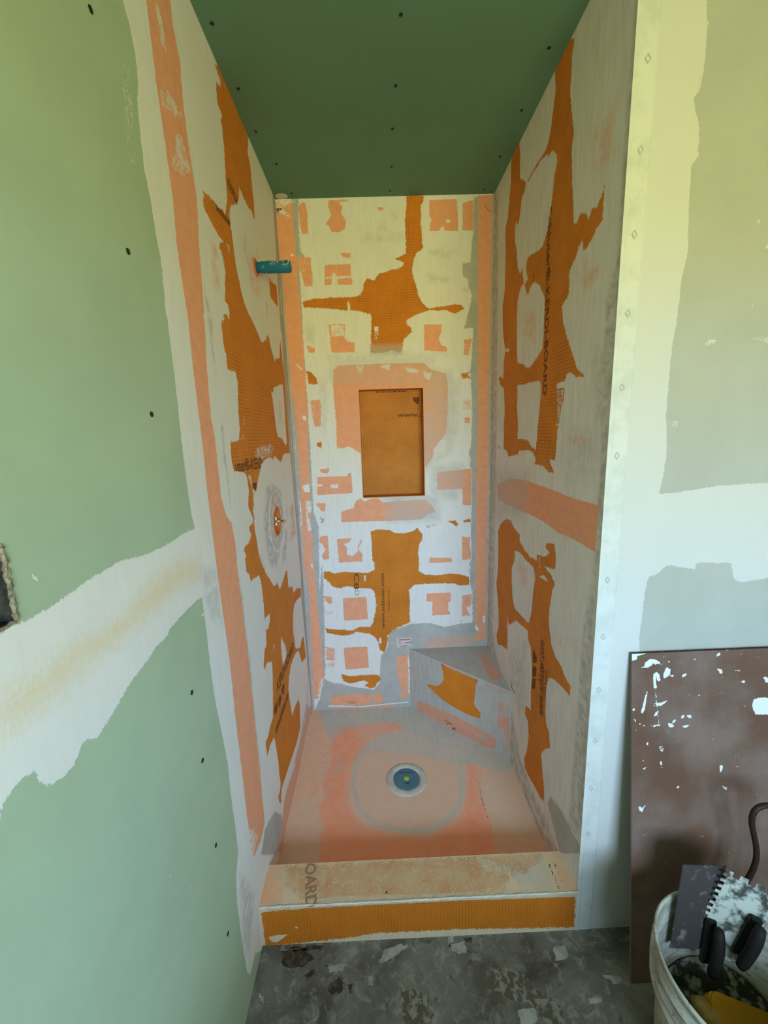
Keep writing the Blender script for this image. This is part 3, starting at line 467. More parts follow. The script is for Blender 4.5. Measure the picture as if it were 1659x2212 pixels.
OPS_TRAY = [
 ('P','+',.01,'C6','310,100 200,300 130,560 60,900 1620,860 1560,800 1420,640 1280,400 1200,420 1100,380 1000,380 800,330 420,300 360,200 330,90',.6),
 ('G','+',.02,'C6','290,90 420,160 700,160 900,240 1100,330 1260,350 1400,500 1480,700 1330,560 1200,640 1130,500 1110,400 1000,330 880,240 740,190 620,170 400,190 350,330 330,500 300,400 320,200 300,130'),
 ('K','+',.010,'C6','405,215 440,200 560,185 700,180 745,200 700,225 640,235 580,270 530,330 500,400 490,470 480,540 500,620 560,680 640,700 740,715 860,715 900,700 980,660 1030,600 1050,520 1060,440 1050,370 1110,400 1135,420 1110,460 1130,560 1150,610 1170,690 1180,740 1200,870 900,880 500,890 330,890 340,790 330,740 360,700 340,640 330,590 370,540 350,500 370,420 395,350 400,270'),
 ('V','+',.035,'C6','500,150 780,235 1000,330 1040,500 1000,650 880,720 700,720 540,650 480,540 490,400 560,260',.1),
 ('P','-',.008,'C6','770,228 900,250 1010,350 1045,460 1025,580 950,670 850,715 740,712 610,680 520,600 490,480 500,380 560,290 660,240 @C6 662,252 570,305 522,385 508,480 530,580 620,660 740,690 850,685 940,640 1008,560 1020,460 985,360 890,270 770,245',.7),('K','-',.008,'C6','770,228 900,250 1010,350 1045,460 1025,580 950,670 850,715 740,712 610,680 520,600 490,480 500,380 560,290 660,240 @C6 662,252 570,305 522,385 508,480 530,580 620,660 740,690 850,685 940,640 1008,560 1020,460 985,360 890,270 770,245'),
 ('G','+',.012,'C6','480,540 620,700 880,735 990,670 900,690 760,700 620,660 530,590',.1),
 ('V','+',.05,'C6','1100,420 1350,440 1480,720 1250,700 1190,640 1140,560',.3),('V','+',.04,'C6','90,600 300,560 320,860 60,880',.1),
 ('W','+',.01,'C6','410,205 520,190 620,175 500,215 440,235 400,260',-.1),('W','+',.01,'C6','410,340 460,350 440,430 400,420 380,560 360,540 390,420',-.3),('P','+',.01,'C6','350,560 460,600 500,690 620,760 560,775 420,730 370,660',.2),
 ('X','+',.0015,'C6','1105,450 1110,450 1125,540 1150,620 1168,690 1163,690 1145,625 1118,545',-.25),
]
OPS_CT = [  # curb top
 ('O','+',.012,'C6','180,880 1420,820 1330,900 1260,900 1230,980 1100,1000 800,1020 500,1040 330,1050 250,1020 180,960',.3),
 ('V','+',.03,'C6','150,840 1500,780 1500,1000 1280,1010 900,1040 100,1080',.45),
 ('P','+',.006,'C6','40,1050 100,870 178,870 160,1000 150,1060 60,1060',.35),('W','+',.004,'C6','90,910 160,880 165,930 120,960',-.1),
 ('G','+',.004,'C6','1262,870 1420,812 1470,990 1310,1000 1300,960 1262,930'),('P','+',.006,'C6','1425,815 1505,800 1580,1000 1480,990',.1),
 ('W','+',.006,'C6','1095,830 1160,850 1260,880 1258,920 1150,900 1110,860',.1),('W','+',.004,'C6','300,1040 420,1020 1000,1010 1570,985 1580,1010 1000,1032 430,1062 300,1075 40,1090 40,1065 200,1060',.2),
 ('W','+',.004,'C6','330,890 370,900 355,960 335,980 345,930',-.15),('W','+',.005,'C6','780,880 815,885 810,905 785,905',-.15),
 ('X','+',.002,'C6','658,998 668,1000 666,1010 659,1008'),
 ('X','+',.0015,'C6','1445,865 1452,860 1500,985 1490,985',-.2),('X','+',.0015,'C6','1470,860 1476,858 1522,975 1516,978',-.2),
]
OPS_CFR = [  # curb front
 ('O','+',.004,'C6','45,1080 250,1075 430,1068 700,1055 1000,1040 1575,1020 1570,1170 1000,1180 600,1200 450,1225 300,1240 130,1260 70,1262 55,1160'),
 ('W','+',.004,'C6','20,1060 430,1045 1000,1020 1600,985 1600,1022 1000,1040 430,1070 250,1080 40,1098',.4),
 ('W','+',.003,'C6','90,1215 190,1203 130,1245 105,1240'),('W','+',.0025,'C6','45,1098 55,1098 78,1262 62,1262',.3),('W','+',.002,'C6','215,1168 232,1170 225,1178'),
 ('G','+',.006,'C6','940,1210 1000,1200 990,1240 930,1245',.1),('W','+',.004,'C6','60,1262 600,1240 1580,1185 1580,1198 600,1254 60,1275',.0),
]
OPS_BT = [  # bench top
 ('P','+',.005,'K','380,150 600,130 700,150 700,190 400,195',.15),('P','+',.004,'K','1100,200 1190,190 1400,450 1430,540 1280,570 1200,420'),('V','+',.02,'K','1050,180 1200,180 1350,350 1350,450 1150,350',-.3),
 ('W','+',.004,'K','560,130 690,140 690,185 620,180',.0),('W','+',.004,'K','380,170 520,190 1080,170 1080,180 520,205 390,195',-.05),
 ('P','+',.004,'K','140,135 180,150 380,255 370,275 300,250 160,185',.2),('P','+',.004,'K','1180,580 1300,630 1530,740 1490,760 1190,640',.3),
 ('O','+',.003,'K','565,320 650,340 740,370 900,430 1060,520 1130,570 1110,600 900,520 700,440 620,400'),
 ('W','+',.0025,'K','650,335 760,370 1010,480 1120,570 1090,565 900,455 740,385',.0),('W','+',.003,'K','1090,570 1200,590 1190,620 1090,610',.3),
]
OPS_BFR = [  # bench front
 ('O','+',.003,'K','580,330 700,400 1100,570 1070,650 1060,800 1045,880 1060,930 1110,980 1140,1020 1130,1100 1070,1080 950,1040 850,990 700,900 580,810 500,740 480,710 400,650 410,620 500,645 560,635 610,600 630,540 610,420'),
 ('W','+',.004,'K','400,580 430,560 520,610 600,580 625,540 600,420 580,330 575,380 590,560 520,590 460,560 430,560 @K 430,590 520,640 580,625 610,600 560,640 500,648 410,620',.0),
 ('W','+',.004,'K','1100,575 1195,590 1190,640 1120,640 1090,700 1080,860 1130,950 1160,1020 1150,1090 1130,1090 1138,1020 1060,930 1045,880 1058,800 1070,650'),
 ('G','+',.006,'K','1110,640 1190,640 1190,900 1120,900 1090,860',.4),
 ('P','+',.005,'K','270,850 400,900 700,1020 1000,1180 1250,1310 1350,1380 1350,1480 1330,1520 1100,1470 950,1380 850,1400 740,1330 620,1260 450,1220 300,1120 250,1000'),
 ('W','+',.004,'K','300,1080 380,1020 460,1130 520,1150 500,1170 400,1140 350,1060 310,1120',.0),('W','+',.004,'K','1050,1310 1220,1340 1220,1400 1100,1380',-.1),('W','+',.003,'K','740,1340 850,1400 950,1385 1110,1470 1090,1478 950,1395 850,1412 740,1350',.2),
 ('P','+',.004,'K','1380,880 1520,880 1530,1000 1540,1500 1500,1560 1480,1300 1430,1220 1370,1190 1380,1050',.5),('W','+',.004,'K','1390,840 1520,860 1520,960 1530,1090 1440,1070 1370,1030 1370,970 1460,960 1440,900',.2),
 ('W','+',.003,'K','1200,700 1400,735 1550,760 1550,775 1400,752 1215,722 1210,760 1200,760',.2),('P','+',.004,'K','1200,600 1530,740 1400,735 1200,690',.3),
 ('W','+',.003,'K','160,190 200,240 370,290 390,270 420,560 400,560 380,300 200,260',-.1),('P','+',.008,'K','150,380 220,380 250,440 200,420',-.1),
]

# ------------------------------------------------------------------ room shell
st = 'structure'
VC = (0.583, 1.143)   # valve centre on the left wall (y, z)
EB = (-0.665, -0.541, 1.276, 1.357)   # electrical box opening (y0,y1,z0,z1)
s = Surf()
ny = frange(0, W, .003, (NX0, NX1)); nz = frange(0, H, .003, (NZ0, NZ1))
s.grid(PB, ny, nz, OPS_B, keep=lambda u, v: ~((u > NX0) & (u < NX1) & (v > NZ0) & (v < NZ1)))
wall_back = tag(s.build('wall_back', M_WALL), kind=st)
s = Surf(); R0 = .052
def keepL(u, v): return ~((u-VC[0])**2+(v-VC[1])**2 < R0*R0) & ~((u > EB[0]) & (u < EB[1]) & (v > EB[2]) & (v < EB[3]))
s.grid(PL, frange(-0.85, D, .0035, (EB[0], EB[1])), frange(0, H, .0035, (EB[2], EB[3])), OPS_L, keep=keepL)
s.quad([(0, RY, 0), (0, -0.85, 0), (0, -0.85, H), (0, RY, H)], 'N')
wall_left = tag(s.build('wall_left', M_LEFT), kind=st)
s = Surf(); s.grid(PR, frange(0, D, .0035), frange(0, H, .0035), OPS_R)
wall_right = tag(s.build('wall_right', M_RIGHT), kind=st)
s = Surf(); s.grid(PF, frange(W, 1.75, .004), frange(0, H, .004), OPS_F)
s.quad([(1.75, 0, 0), (RX, 0, 0), (RX, 0, H), (1.75, 0, H)])
wall_front = tag(s.build('wall_front', M_FRONT), kind=st)
M_ROOM = simple('painted_drywall', (0.74, 0.74, 0.70), 0.85, noise=((0.70, 0.70, 0.66), 4, 0.4, 0.6))
bm = bmesh.new(); box(bm, (RX, RY, 0), (RX+.1, 0.1, H)); tag(bm_obj('wall_east', bm, M_ROOM), kind=st)
bm = bmesh.new(); x0, x1, z0, z1 = WIN
for a, b in (((0, RY-.12, 0), (x0, RY, H)), ((x1, RY-.12, 0), (RX, RY, H)), ((x0, RY-.12, 0), (x1, RY, z0)), ((x0, RY-.12, z1), (x1, RY, H))): box(bm, a, b)
tag(bm_obj('wall_rear', bm, M_ROOM), kind=st)
bm = bmesh.new(); f = .05
for a, b in (((x0, RY-.09, z0), (x0+f, RY-.04, z1)), ((x1-f, RY-.09, z0), (x1, RY-.04, z1)), ((x0+f, RY-.09, z0), (x1-f, RY-.04, z0+f)), ((x0+f, RY-.09, z1-f), (x1-f, RY-.04, z1)), (((x0+x1)/2-.02, RY-.085, z0+f), ((x0+x1)/2+.02, RY-.045, z1-f))): box(bm, a, b)
tag(bm_obj('window_1', bm, simple('window_frame_white', (0.8, 0.8, 0.78), 0.5)), kind=st)

bm = bmesh.new(); box(bm, (0, -1.35, 0), (1.35, -1.22, .69)); tag(bm_obj('added_shade_wall', bm, M_ROOM), kind=st)  # unseen block added behind the camera to shade the curb and floor
# ceiling: green moisture board
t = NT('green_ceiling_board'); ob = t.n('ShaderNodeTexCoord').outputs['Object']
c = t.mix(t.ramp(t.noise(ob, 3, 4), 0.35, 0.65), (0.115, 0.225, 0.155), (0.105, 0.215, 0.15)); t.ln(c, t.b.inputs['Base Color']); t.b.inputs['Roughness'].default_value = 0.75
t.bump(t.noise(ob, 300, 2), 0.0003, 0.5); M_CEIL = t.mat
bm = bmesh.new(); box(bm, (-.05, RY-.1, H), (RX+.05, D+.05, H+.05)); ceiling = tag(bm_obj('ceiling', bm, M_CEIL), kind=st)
# floor: dusty grey subfloor
t = NT('dusty_floor'); ob = t.n('ShaderNodeTexCoord').outputs['Object']
n1 = t.noise(ob, 6, 8, 0.65, 0.6); n2 = t.noise(ob, 24, 6, 0.7, 1.0); n3 = t.noise(ob, 70, 4, 0.7)
c = t.mix(t.ramp(n1, 0.35, 0.66), (0.075, 0.064, 0.048), (0.215, 0.20, 0.165)); c = t.mix(t.math('MULTIPLY', t.ramp(n2, 0.52, 0.66), 0.6), c, (0.36, 0.35, 0.31))
c = t.mix(t.math('MULTIPLY', t.ramp(n3, 0.66, 0.72), 0.8), c, (0.6, 0.58, 0.52)); c = t.mix(t.math('MULTIPLY', t.ramp(t.noise(ob, 11, 7, 0.75, 1.5), 0.6, 0.68), 0.75), c, (0.05, 0.04, 0.028))
t.ln(c, t.b.inputs['Base Color']); t.b.inputs['Roughness'].default_value = 0.8; t.bump(n2, 0.002, 0.6); M_FLOOR = t.mat
bm = bmesh.new(); box(bm, (-.05, RY-.1, -.06), (RX+.05, D+.05, 0)); floor = tag(bm_obj('floor', bm, M_FLOOR), kind=st)
def floor_patch(name, s_, mat, crop='FL', th=.0006):
    p = PZ0.hit(pts(crop, s_)); rnd = random.Random(len(s_)); q = []
    for i in range(len(p)):
        a, b = p[i], p[(i+1) % len(p)]
        for k in range(5):
            c_ = a+(b-a)*k/5; q.append(c_+np.array([rnd.uniform(-.003, .003), rnd.uniform(-.003, .003)]))
    bm = bmesh.new(); extrude_poly(bm, [(x, y, 0) for x, y in q], (0, 0, 1), th); return bm_obj(name, bm, mat, floor)
M_DUST = simple('dried_mud', (0.42, 0.40, 0.35), 0.9, noise=((0.3, 0.29, 0.25), 30, .4, .6)); M_DRK = simple('dark_stain', (0.045, 0.035, 0.022), 0.9, noise=((0.10, 0.085, 0.06), 60, .45, .6))
for z_ in ('610,205 680,185 710,190 640,240 585,260', '870,185 930,175 935,215 900,225 870,200', '860,155 885,150 885,175 862,180', '380,265 460,262 440,290 390,295', '1480,310 1550,315 1555,335 1520,338', '1420,405 1470,400 1470,415 1425,415', '1280,200 1330,190 1340,240 1290,245', '545,310 565,315 560,350 545,345', '1140,450 1210,440 1215,500 1150,500', '100,380 120,385 140,420 115,410'):
    floor_patch('mud_spatter', z_, M_DUST)
for z_ in ('240,195 370,190 360,205 245,212', '395,340 430,318 445,335 440,375 400,390 385,365', '465,345 482,345 480,380 468,380', '930,160 960,158 955,175 935,175', '200,210 300,205 330,240 280,280 200,270', '290,310 330,280 335,300 300,325'):
    floor_patch('dark_stain', z_, M_DRK, th=.0004)
for z_ in ('1030,290 1080,275 1150,290 1200,350 1280,400 1320,450 1330,520 1250,500 1190,420 1120,410 1040,380', '680,380 720,360 780,390 810,450 770,520 690,500 670,430'):
    floor_patch('scuffed_patch', z_, simple('scuffed_brown', (0.11, 0.09, 0.06), 0.9, noise=((0.26, 0.24, 0.2), 55, .48, .56)), th=.0003)

# corner bead on the outside corner of the alcove
bm = bmesh.new(); bw = .046
prof = [(W-.0022, .0), (W-.0022, -.0016), (W+.004, -.0026), (W+.012, -.0012), (W+bw-.004, -.0014), (W+bw, 0)]
lo_ = [bm.verts.new((x, y, 0)) for x, y in prof]; hi_ = [bm.verts.new((x, y, H)) for x, y in prof]
for i in range(len(prof)-1): bm.faces.new((lo_[i], lo_[i+1], hi_[i+1], hi_[i]))
M_BEAD = simple('compound_over_bead', (0.62, 0.62, 0.59), 0.6, noise=((0.54, 0.55, 0.52), 14, .45, .62), bumpd=.0006)
bead = tag(bm_obj('trim_1', bm, M_BEAD), kind=st)
M_DIM = simple('dimple_grey', (0.46, 0.47, 0.43), 0.6)
for p in ('@G1 400,257', '@G1 368,653', '@G1 341,1020', '@G1 313,1362', '@G1 288,1683', '@G1 265,1980', '@G2 222,303', '@G2 203,547', '@G2 185,775', '@G2 169,992', '@G2 152,1198', '@G2 139,1392'):
    u, v = PF.hit(pts('S', p))[0]; bm = bmesh.new(); a, b = .0065, .0095
    for k in range(4):
        o4 = [(a, 0), (0, b), (-a, 0), (0, -b)]; p1, p2 = o4[k], o4[(k+1) % 4]
        q = [bm.verts.new((u+p1[0], -.0024, v+p1[1])), bm.verts.new((u+p2[0], -.0024, v+p2[1])), bm.verts.new((u+p2[0]*.62, -.0024, v+p2[1]*.62)), bm.verts.new((u+p1[0]*.62, -.0024, v+p1[1]*.62))]; bm.faces.new(q)
    bm_obj('nail_dimple', bm, M_DIM, bead)

# ------------------------------------------------------------------ alcove fittings
# tray
s = Surf(); dc = (0.4615, 0.5340)
def dish(p):
    r = np.hypot(p[:, 0]-dc[0], p[:, 1]-dc[1]); q = p.copy(); q[:, 2] = ZP-0.008*(1-np.clip(r/.5, 0, 1)); return q
s.grid(PZP, frange(0, W, .004), frange(CD, D, .004), OPS_TRAY, warp=dish, keep=lambda u, v: ((u-dc[0])**2+(v-dc[1])**2 > .05**2) & ((W-u)/BX+(D-v)/BY > .99))
tray = tag(s.build('shower_tray', M_TRAY), 'coral and grey shower tray covered in membrane, between the curb and the back wall', 'shower tray')
# drain with its blue cover
drain = empty('shower_drain', (dc[0], dc[1], ZP-.010)); tag(drain, 'round drain with grey flange ring and blue protective cover in the shower tray', 'drain')
bm = bmesh.new(); lathe(bm, [(.088, -.002), (.086, .004), (.079, .0075), (.070, .0085), (.062, .008), (.056, .0045), (.054, .001)], 72)
bm_obj('flange_ring', bm, simple('dusty_ring', (0.62, 0.61, 0.57), .75, noise=((0.50, 0.47, 0.42), 30, .4, .65)), drain, True)
bm = bmesh.new(); lathe(bm, [(.0005, .0060), (.050, .0060), (.0545, .0050), (.0545, -.002)], 64)
cover = bm_obj('drain_cover', bm, simple('blue_cover', (0.085, 0.22, 0.29), .55, noise=((0.075, 0.19, 0.25), 12, .4, .6)), drain, True)
bm = bmesh.new(); lathe(bm, [(.0005, .0085), (.007, .0085), (.0105, .0075), (.011, .006)], 24); bm_obj('centre_plug', bm, simple('lime_plug', (0.50, 0.62, 0.06), .5), cover, True)
bm = bmesh.new(); box(bm, (-.006, -.025, .0060), (.010, -.021, .0066)); bm_obj('black_dash', bm, M_PEN, cover)

# curb
s = Surf(); s.grid(PZC, frange(0, W, .0035), frange(0, CD, .0035), OPS_CT); s.grid(PCF, frange(0, W, .0035), frange(0, HC, .0035), OPS_CFR, off=.001)
s.quad([(0, CD, 0), (W, CD, 0), (W, CD, HC), (0, CD, HC)], 'P'); s.quad([(0, -.001, HC-.0002), (W, -.001, HC-.0002), (W, 0.001, HC-.0002), (0, 0.001, HC-.0002)])
curb = tag(s.build('shower_curb', M_CURB), 'low orange board curb with tan thinset top at the alcove entrance', 'curb')
bm = bmesh.new(); rnd = random.Random(4); N_ = 120
path = [(W*i/N_, -.0005+rnd.uniform(-.0006, .0006), HC-.001+rnd.uniform(-.0008, .0008)) for i in range(N_+1)]
tube(bm, path, [.0028+rnd.uniform(-.001, .0012) for _ in path], 8); bm_obj('thinset_edge', bm, simple('pale_thinset', (0.62, 0.55, 0.44), .8, noise=((0.7, 0.66, 0.58), 25, .4, .6)), curb, True)

# bench
s = Surf(); s.tri(PZB, (W, D), (W-BX, D), (W, D-BY), 150, OPS_BT)
Lb = float(np.linalg.norm(bB-bA)); s.grid(PBF, frange(0, Lb, .0035), frange(ZP-.004, ZB, .0035), OPS_BFR)
bench = tag(s.build('corner_bench', M_BENCH), 'triangular corner bench of orange board smeared with grey thinset, at the back right', 'bench')
bm = bmesh.new(); rnd = random.Random(8)
path = [tuple(bA+(bB-bA)*i/60+np.array([0, 0, ZB-.001+rnd.uniform(-.0005, .0005)])) for i in range(1, 60)]
tube(bm, path, .0022, 8); bm_obj('thinset_edge', bm, simple('bench_edge_thinset', (0.55, 0.5, 0.46), .8), bench, True)

# niche
s = Surf(); nd = .082
on = [('O', '+', .002, 'S', [(NX0-.1, NZ0-.1), (NX1+.1, NZ0-.1), (NX1+.1, NZ1+.1), (NX0-.1, NZ1+.1)])]
s.grid(PNB, frange(NX0, NX1, .004), frange(NZ0, NZ1, .004), on)
for q in ([(NX0, D, NZ0), (NX0, D, NZ1), (NX0, D+nd, NZ1), (NX0, D+nd, NZ0)], [(NX1, D, NZ0), (NX1, D+nd, NZ0), (NX1, D+nd, NZ1), (NX1, D, NZ1)],
          [(NX0, D, NZ0), (NX0, D+nd, NZ0), (NX1, D+nd, NZ0), (NX1, D, NZ0)], [(NX0, D, NZ1), (NX1, D, NZ1), (NX1, D+nd, NZ1), (NX0, D+nd, NZ1)]): s.quad(q, 'O')
M_NICHE = build_surface_material('niche_board', waffle=.0098, orange=(0.60, 0.23, 0.04))
niche = tag(s.build('shower_niche', M_NICHE), 'recessed rectangular orange board niche in the back wall', 'niche')
bm = bmesh.new(); e = .0035; M_LIP = simple('niche_lip', (0.74, 0.44, 0.28), .8)
for a, b in (((NX0-e, D-.0012, NZ0-e), (NX0, D+.004, NZ1+e)), ((NX1, D-.0012, NZ0-e), (NX1+e, D+.004, NZ1+e)), ((NX0, D-.0012, NZ0-e), (NX1, D+.004, NZ0)), ((NX0, D-.0012, NZ1), (NX1, D+.004, NZ1+e))): box(bm, a, b)
bm_obj('membrane_lip', bm, M_LIP, niche)

# shower arm stub
arm = empty('shower_arm_stub', (0, .575, 2.0197)); tag(arm, 'blue plastic capped pipe stub with white spatter, sticking out of the left wall high up', 'pipe stub')
t = NT('blue_plastic'); ob = t.n('ShaderNodeTexCoord').outputs['Object']; mp = t.n('ShaderNodeSeparateXYZ'); t.ln(ob, mp.inputs[0])
f1 = t.ramp(t.noise(ob, 60, 4, .6, 1.2), .52, .56); f2 = t.ramp(mp.outputs['X'], .05, .075); f3 = t.ramp(mp.outputs['Z'], -.002, .004)
c = t.mix(t.math('MULTIPLY', t.math('MULTIPLY', f1, f2), f3), (0.012, 0.14, 0.26), (0.72, 0.70, 0.58)); t.ln(c, t.b.inputs['Base Color']); t.b.inputs['Roughness'].default_value = .4
bm = bmesh.new(); lathe(bm, [(.0005, -.004), (.0165, -.004), (.0165, .018), (.0178, .020), (.0178, .030), (.0165, .032), (.0165, .034), (.0185, .036), (.0190, .112), (.0175, .118), (.014, .1195), (.0005, .1195)], 40)
bmesh.ops.rotate(bm, verts=bm.verts, matrix=Matrix.Rotation(math.radians(90), 3, 'Y'))
bm_obj('capped_pipe', bm, t.mat, arm, True)
bm = bmesh.new(); lathe(bm, [(.0165, .0045), (.024, .004), (.028, .0018), (.0285, .0002)], 40); bmesh.ops.rotate(bm, verts=bm.verts, matrix=Matrix.Rotation(math.radians(90), 3, 'Y'))
bm_obj('seal_flange', bm, simple('orange_seal', (0.66, 0.16, 0.045), .6), arm, True)

# mixing valve rough-in
valve = empty('mixing_valve', (0, VC[0], VC[1])); tag(valve, 'shower mixing valve with brass stem in a round orange wall opening on the left', 'shower valve')
def rotY(bm): bmesh.ops.rotate(bm, verts=bm.verts, matrix=Matrix.Rotation(math.radians(90), 3, 'Y'))
bm = bmesh.new(); lathe(bm, [(.0565, .0002), (.056, .0012), (.0505, .0014), (.050, .0), (.050, -.045)], 64); rotY(bm)
bm_obj('seal_collar', bm, simple('orange_collar', (0.62, 0.17, 0.03), .55), valve, True)
bm = bmesh.new(); lathe(bm, [(.0005, -.045), (.050, -.045)], 48); rotY(bm); bm_obj('cavity_back', bm, simple('cavity_dark', (0.02, 0.018, 0.016), .9), valve)
bm = bmesh.new(); lathe(bm, [(.0005, -.006), (.012, -.006), (.014, -.010), (.020, -.012), (.024, -.016), (.026, -.045)], 32); rotY(bm); bm_obj('valve_body', bm, simple('valve_grey', (0.30, 0.29, 0.26), .4, .7), valve, True)
bm = bmesh.new(); box(bm, (-.008, -.005, -.016), (-.002, .006, .016), .001); bm_obj('retaining_clip', bm, simple('white_clip', (0.75, 0.75, 0.7), .5), valve)
bm = bmesh.new(); lathe(bm, [(.0005, -.006), (.006, -.006), (.006, .004), (.0042, .006), (.0042, .020), (.0050, .021), (.0050, .030), (.0005, .0305)], 20); rotY(bm); bm_obj('valve_stem', bm, simple('brass', (0.52, 0.40, 0.14), .35, .9), valve, True)
# raised ring of thinset around the opening
bm = bmesh.new(); lathe(bm, [(.116, 0), (.1145, .0012), (.1125, .0)], 96); rotY(bm); bm_obj('thinset_ring', bm, simple('ring_white', (0.84, 0.82, 0.79), .7), valve, True)

# electrical box at the left edge
eb = empty('electrical_box', (0, (EB[0]+EB[1])/2, (EB[2]+EB[3])/2)); tag(eb, 'dark open electrical box cut into the green left wall', 'electrical box')
hy, hz = (EB[1]-EB[0])/2, (EB[3]-EB[2])/2
bm = bmesh.new()
for q in ([(0, -hy, -hz), (0, hy, -hz), (-.06, hy, -hz), (-.06, -hy, -hz)], [(0, -hy, hz), (-.06, -hy, hz), (-.06, hy, hz), (0, hy, hz)], [(0, hy, -hz), (0, hy, hz), (-.06, hy, hz), (-.06, hy, -hz)], [(0, -hy, -hz), (-.06, -hy, -hz), (-.06, -hy, hz), (0, -hy, hz)], [(-.06, -hy, -hz), (-.06, hy, -hz), (-.06, hy, hz), (-.06, -hy, hz)]):
    bm.faces.new([bm.verts.new(v) for v in q])
bm_obj('box_shell', bm, simple('black_box', (0.025, 0.026, 0.022), .5, noise=((0.07, 0.065, 0.05), 60, .5, .7)), eb)
bm = bmesh.new(); rnd = random.Random(2)
def ragged(a, b, n):
    return [tuple(np.array(a)+(np.array(b)-np.array(a))*i/n+np.array([rnd.uniform(-.0005, .001), rnd.uniform(-.001, .001), rnd.uniform(-.001, .001)])) for i in range(n+1)]
for a, b in (((0, hy, hz), (0, hy, -hz)), ((0, hy, -hz), (0, -hy, -hz)), ((0, hy, hz), (0, -hy, hz))):
    pth = ragged(a, b, 24); tube(bm, pth, [.0018+rnd.uniform(0, .0016) for _ in pth], 6)
bm_obj('torn_board_edge', bm, simple('torn_gypsum', (0.36, 0.31, 0.21), .9, noise=((0.14, 0.11, 0.07), 120, .4, .6)), eb)

# sticker above the bench
def plane_quad(name, plane, px, mat, parent, off=.0006):
    p = plane.p3(plane.hit(px), off); bm = bmesh.new(); bm.faces.new([bm.verts.new(tuple(v)) for v in p]); return bm_obj(name, bm, mat, parent)
sq = PB.hit(pts('C5', '910,795 1010,788 1006,845 914,857')); bm = bmesh.new(); extrude_poly(bm, PB.p3(sq), (0, -1, 0), .0007)
M_STK = simple('sticker_paper', (0.66, 0.55, 0.53), .6)
stick = tag(bm_obj('product_sticker', bm, M_STK), 'small pale rectangular sticker on the back wall beside the bench top', 'sticker')
M_RULE = simple('sticker_rule', (0.24, 0.13, 0.11), .7)
for z_, m_ in (('925,803 1003,799 1003,804 925,808', M_RULE), ('935,846 985,841 985,844 935,850', M_RULE)):
    plane_quad('printed_rule', PB, pts('C5', z_), m_, stick, .0009)
bm = bmesh.new(); cc = PB.hit(pts('C5', '934,824'))[0]
for k in range(20):
    a0, a1 = 2*math.pi*k/20, 2*math.pi*(k+1)/20
    bm.faces.new([bm.verts.new((cc[0]+r*math.cos(a), D-.0009, cc[1]+r*math.sin(a))) for r, a in ((.0042, a0), (.0042, a1), (.006, a1), (.006, a0))])
bm_obj('printed_emblem', bm, simple('emblem_ink', (0.33, 0.2, 0.2), .7), stick)

# ------------------------------------------------------------------ printed writing and pen marks
def text_mesh(txt):
    cu = bpy.data.curves.new('t', 'FONT'); cu.body = txt; cu.size = 1.0; cu.resolution_u = 3; cu.offset = .018
    o = bpy.data.objects.new('t', cu); COL.objects.link(o); dg = bpy.context.evaluated_depsgraph_get(); dg.update()
    me = bpy.data.meshes.new_from_object(o.evaluated_get(dg)); bpy.data.objects.remove(o); bpy.data.curves.remove(cu); return me
def printing(name, txt, plane, a, b, h, parent, ops=None, mat=M_INK, off=.0007, clip=None, thick=1.0, italic=0.0, crop='S'):
    """a -> b: baseline start and end in photo pixels on the given surface; h: letter size in metres"""
    me = text_mesh(txt); bm = bmesh.new(); bm.from_mesh(me); bpy.data.meshes.remove(me)
    bmesh.ops.triangulate(bm, faces=bm.faces)
    xs = [v.co.x for v in bm.verts]; x0, x1 = min(xs), max(xs)
    A, B = plane.hit(pts(crop, a))[0], plane.hit(pts(crop, b))[0]; d = B-A; L = float(np.hypot(*d)); d = d/L; up = np.array([-d[1], d[0]])
    if plane.mir: up = -up
    sx = L/(x1-x0)
    if ops is not None or clip is not None:
        for _ in range(3):
            es = [e for e in bm.edges if (e.calc_length()*max(sx, h)) > .004]
            if not es: break
            bmesh.ops.subdivide_edges(bm, edges=es, cuts=1); bmesh.ops.triangulate(bm, faces=bm.faces)
    uv = np.array([A+d*((v.co.x-x0)*sx+italic*v.co.y*h)+up*v.co.y*h for v in bm.verts])
    for v, p in zip(bm.verts, plane.p3(uv, off)): v.co = Vector(p)
    bm.verts.index_update(); kill = []
    if ops is not None or clip is not None:
        fc = np.array([uv[[v.index for v in f.verts]].mean(0) for f in bm.faces])
        ok = np.ones(len(fc), bool)
        if ops is not None:
            M = masks(fc, [o for o in ops if o[0] in 'OW'], plane); ok &= (M['O'] > 0.15) & (M['W'] < 0)
        if clip is not None: ok &= clip(fc[:, 0], fc[:, 1])
        kill = [f for f, k in zip(bm.faces, ok) if not k]
        bmesh.ops.delete(bm, geom=kill, context='FACES')
    return bm_obj(name, bm, mat, parent)
def strokes(name, plane, lines, parent, crop='S', w=.0007, mat=M_PEN, off=.0009):
    bm = bmesh.new()
    for s_ in lines:
        p = plane.hit(pts(crop, s_))
        for a, b in zip(p, p[1:]):
            d = (b-a)/max(1e-6, np.hypot(*(b-a))); n_ = np.array([-d[1], d[0]])*w
            q = plane.p3(np.array([a-n_-d*w, b-n_+d*w, b+n_+d*w, a+n_-d*w]), off); bm.faces.new([bm.verts.new(tuple(v)) for v in q])
    return bm_obj(name, bm, mat, parent)
def leaf(name, plane, s_, parent, crop, mat=M_INK, off=.0008): return plane_quad(name, plane, pts(crop, s_), mat, parent, off)

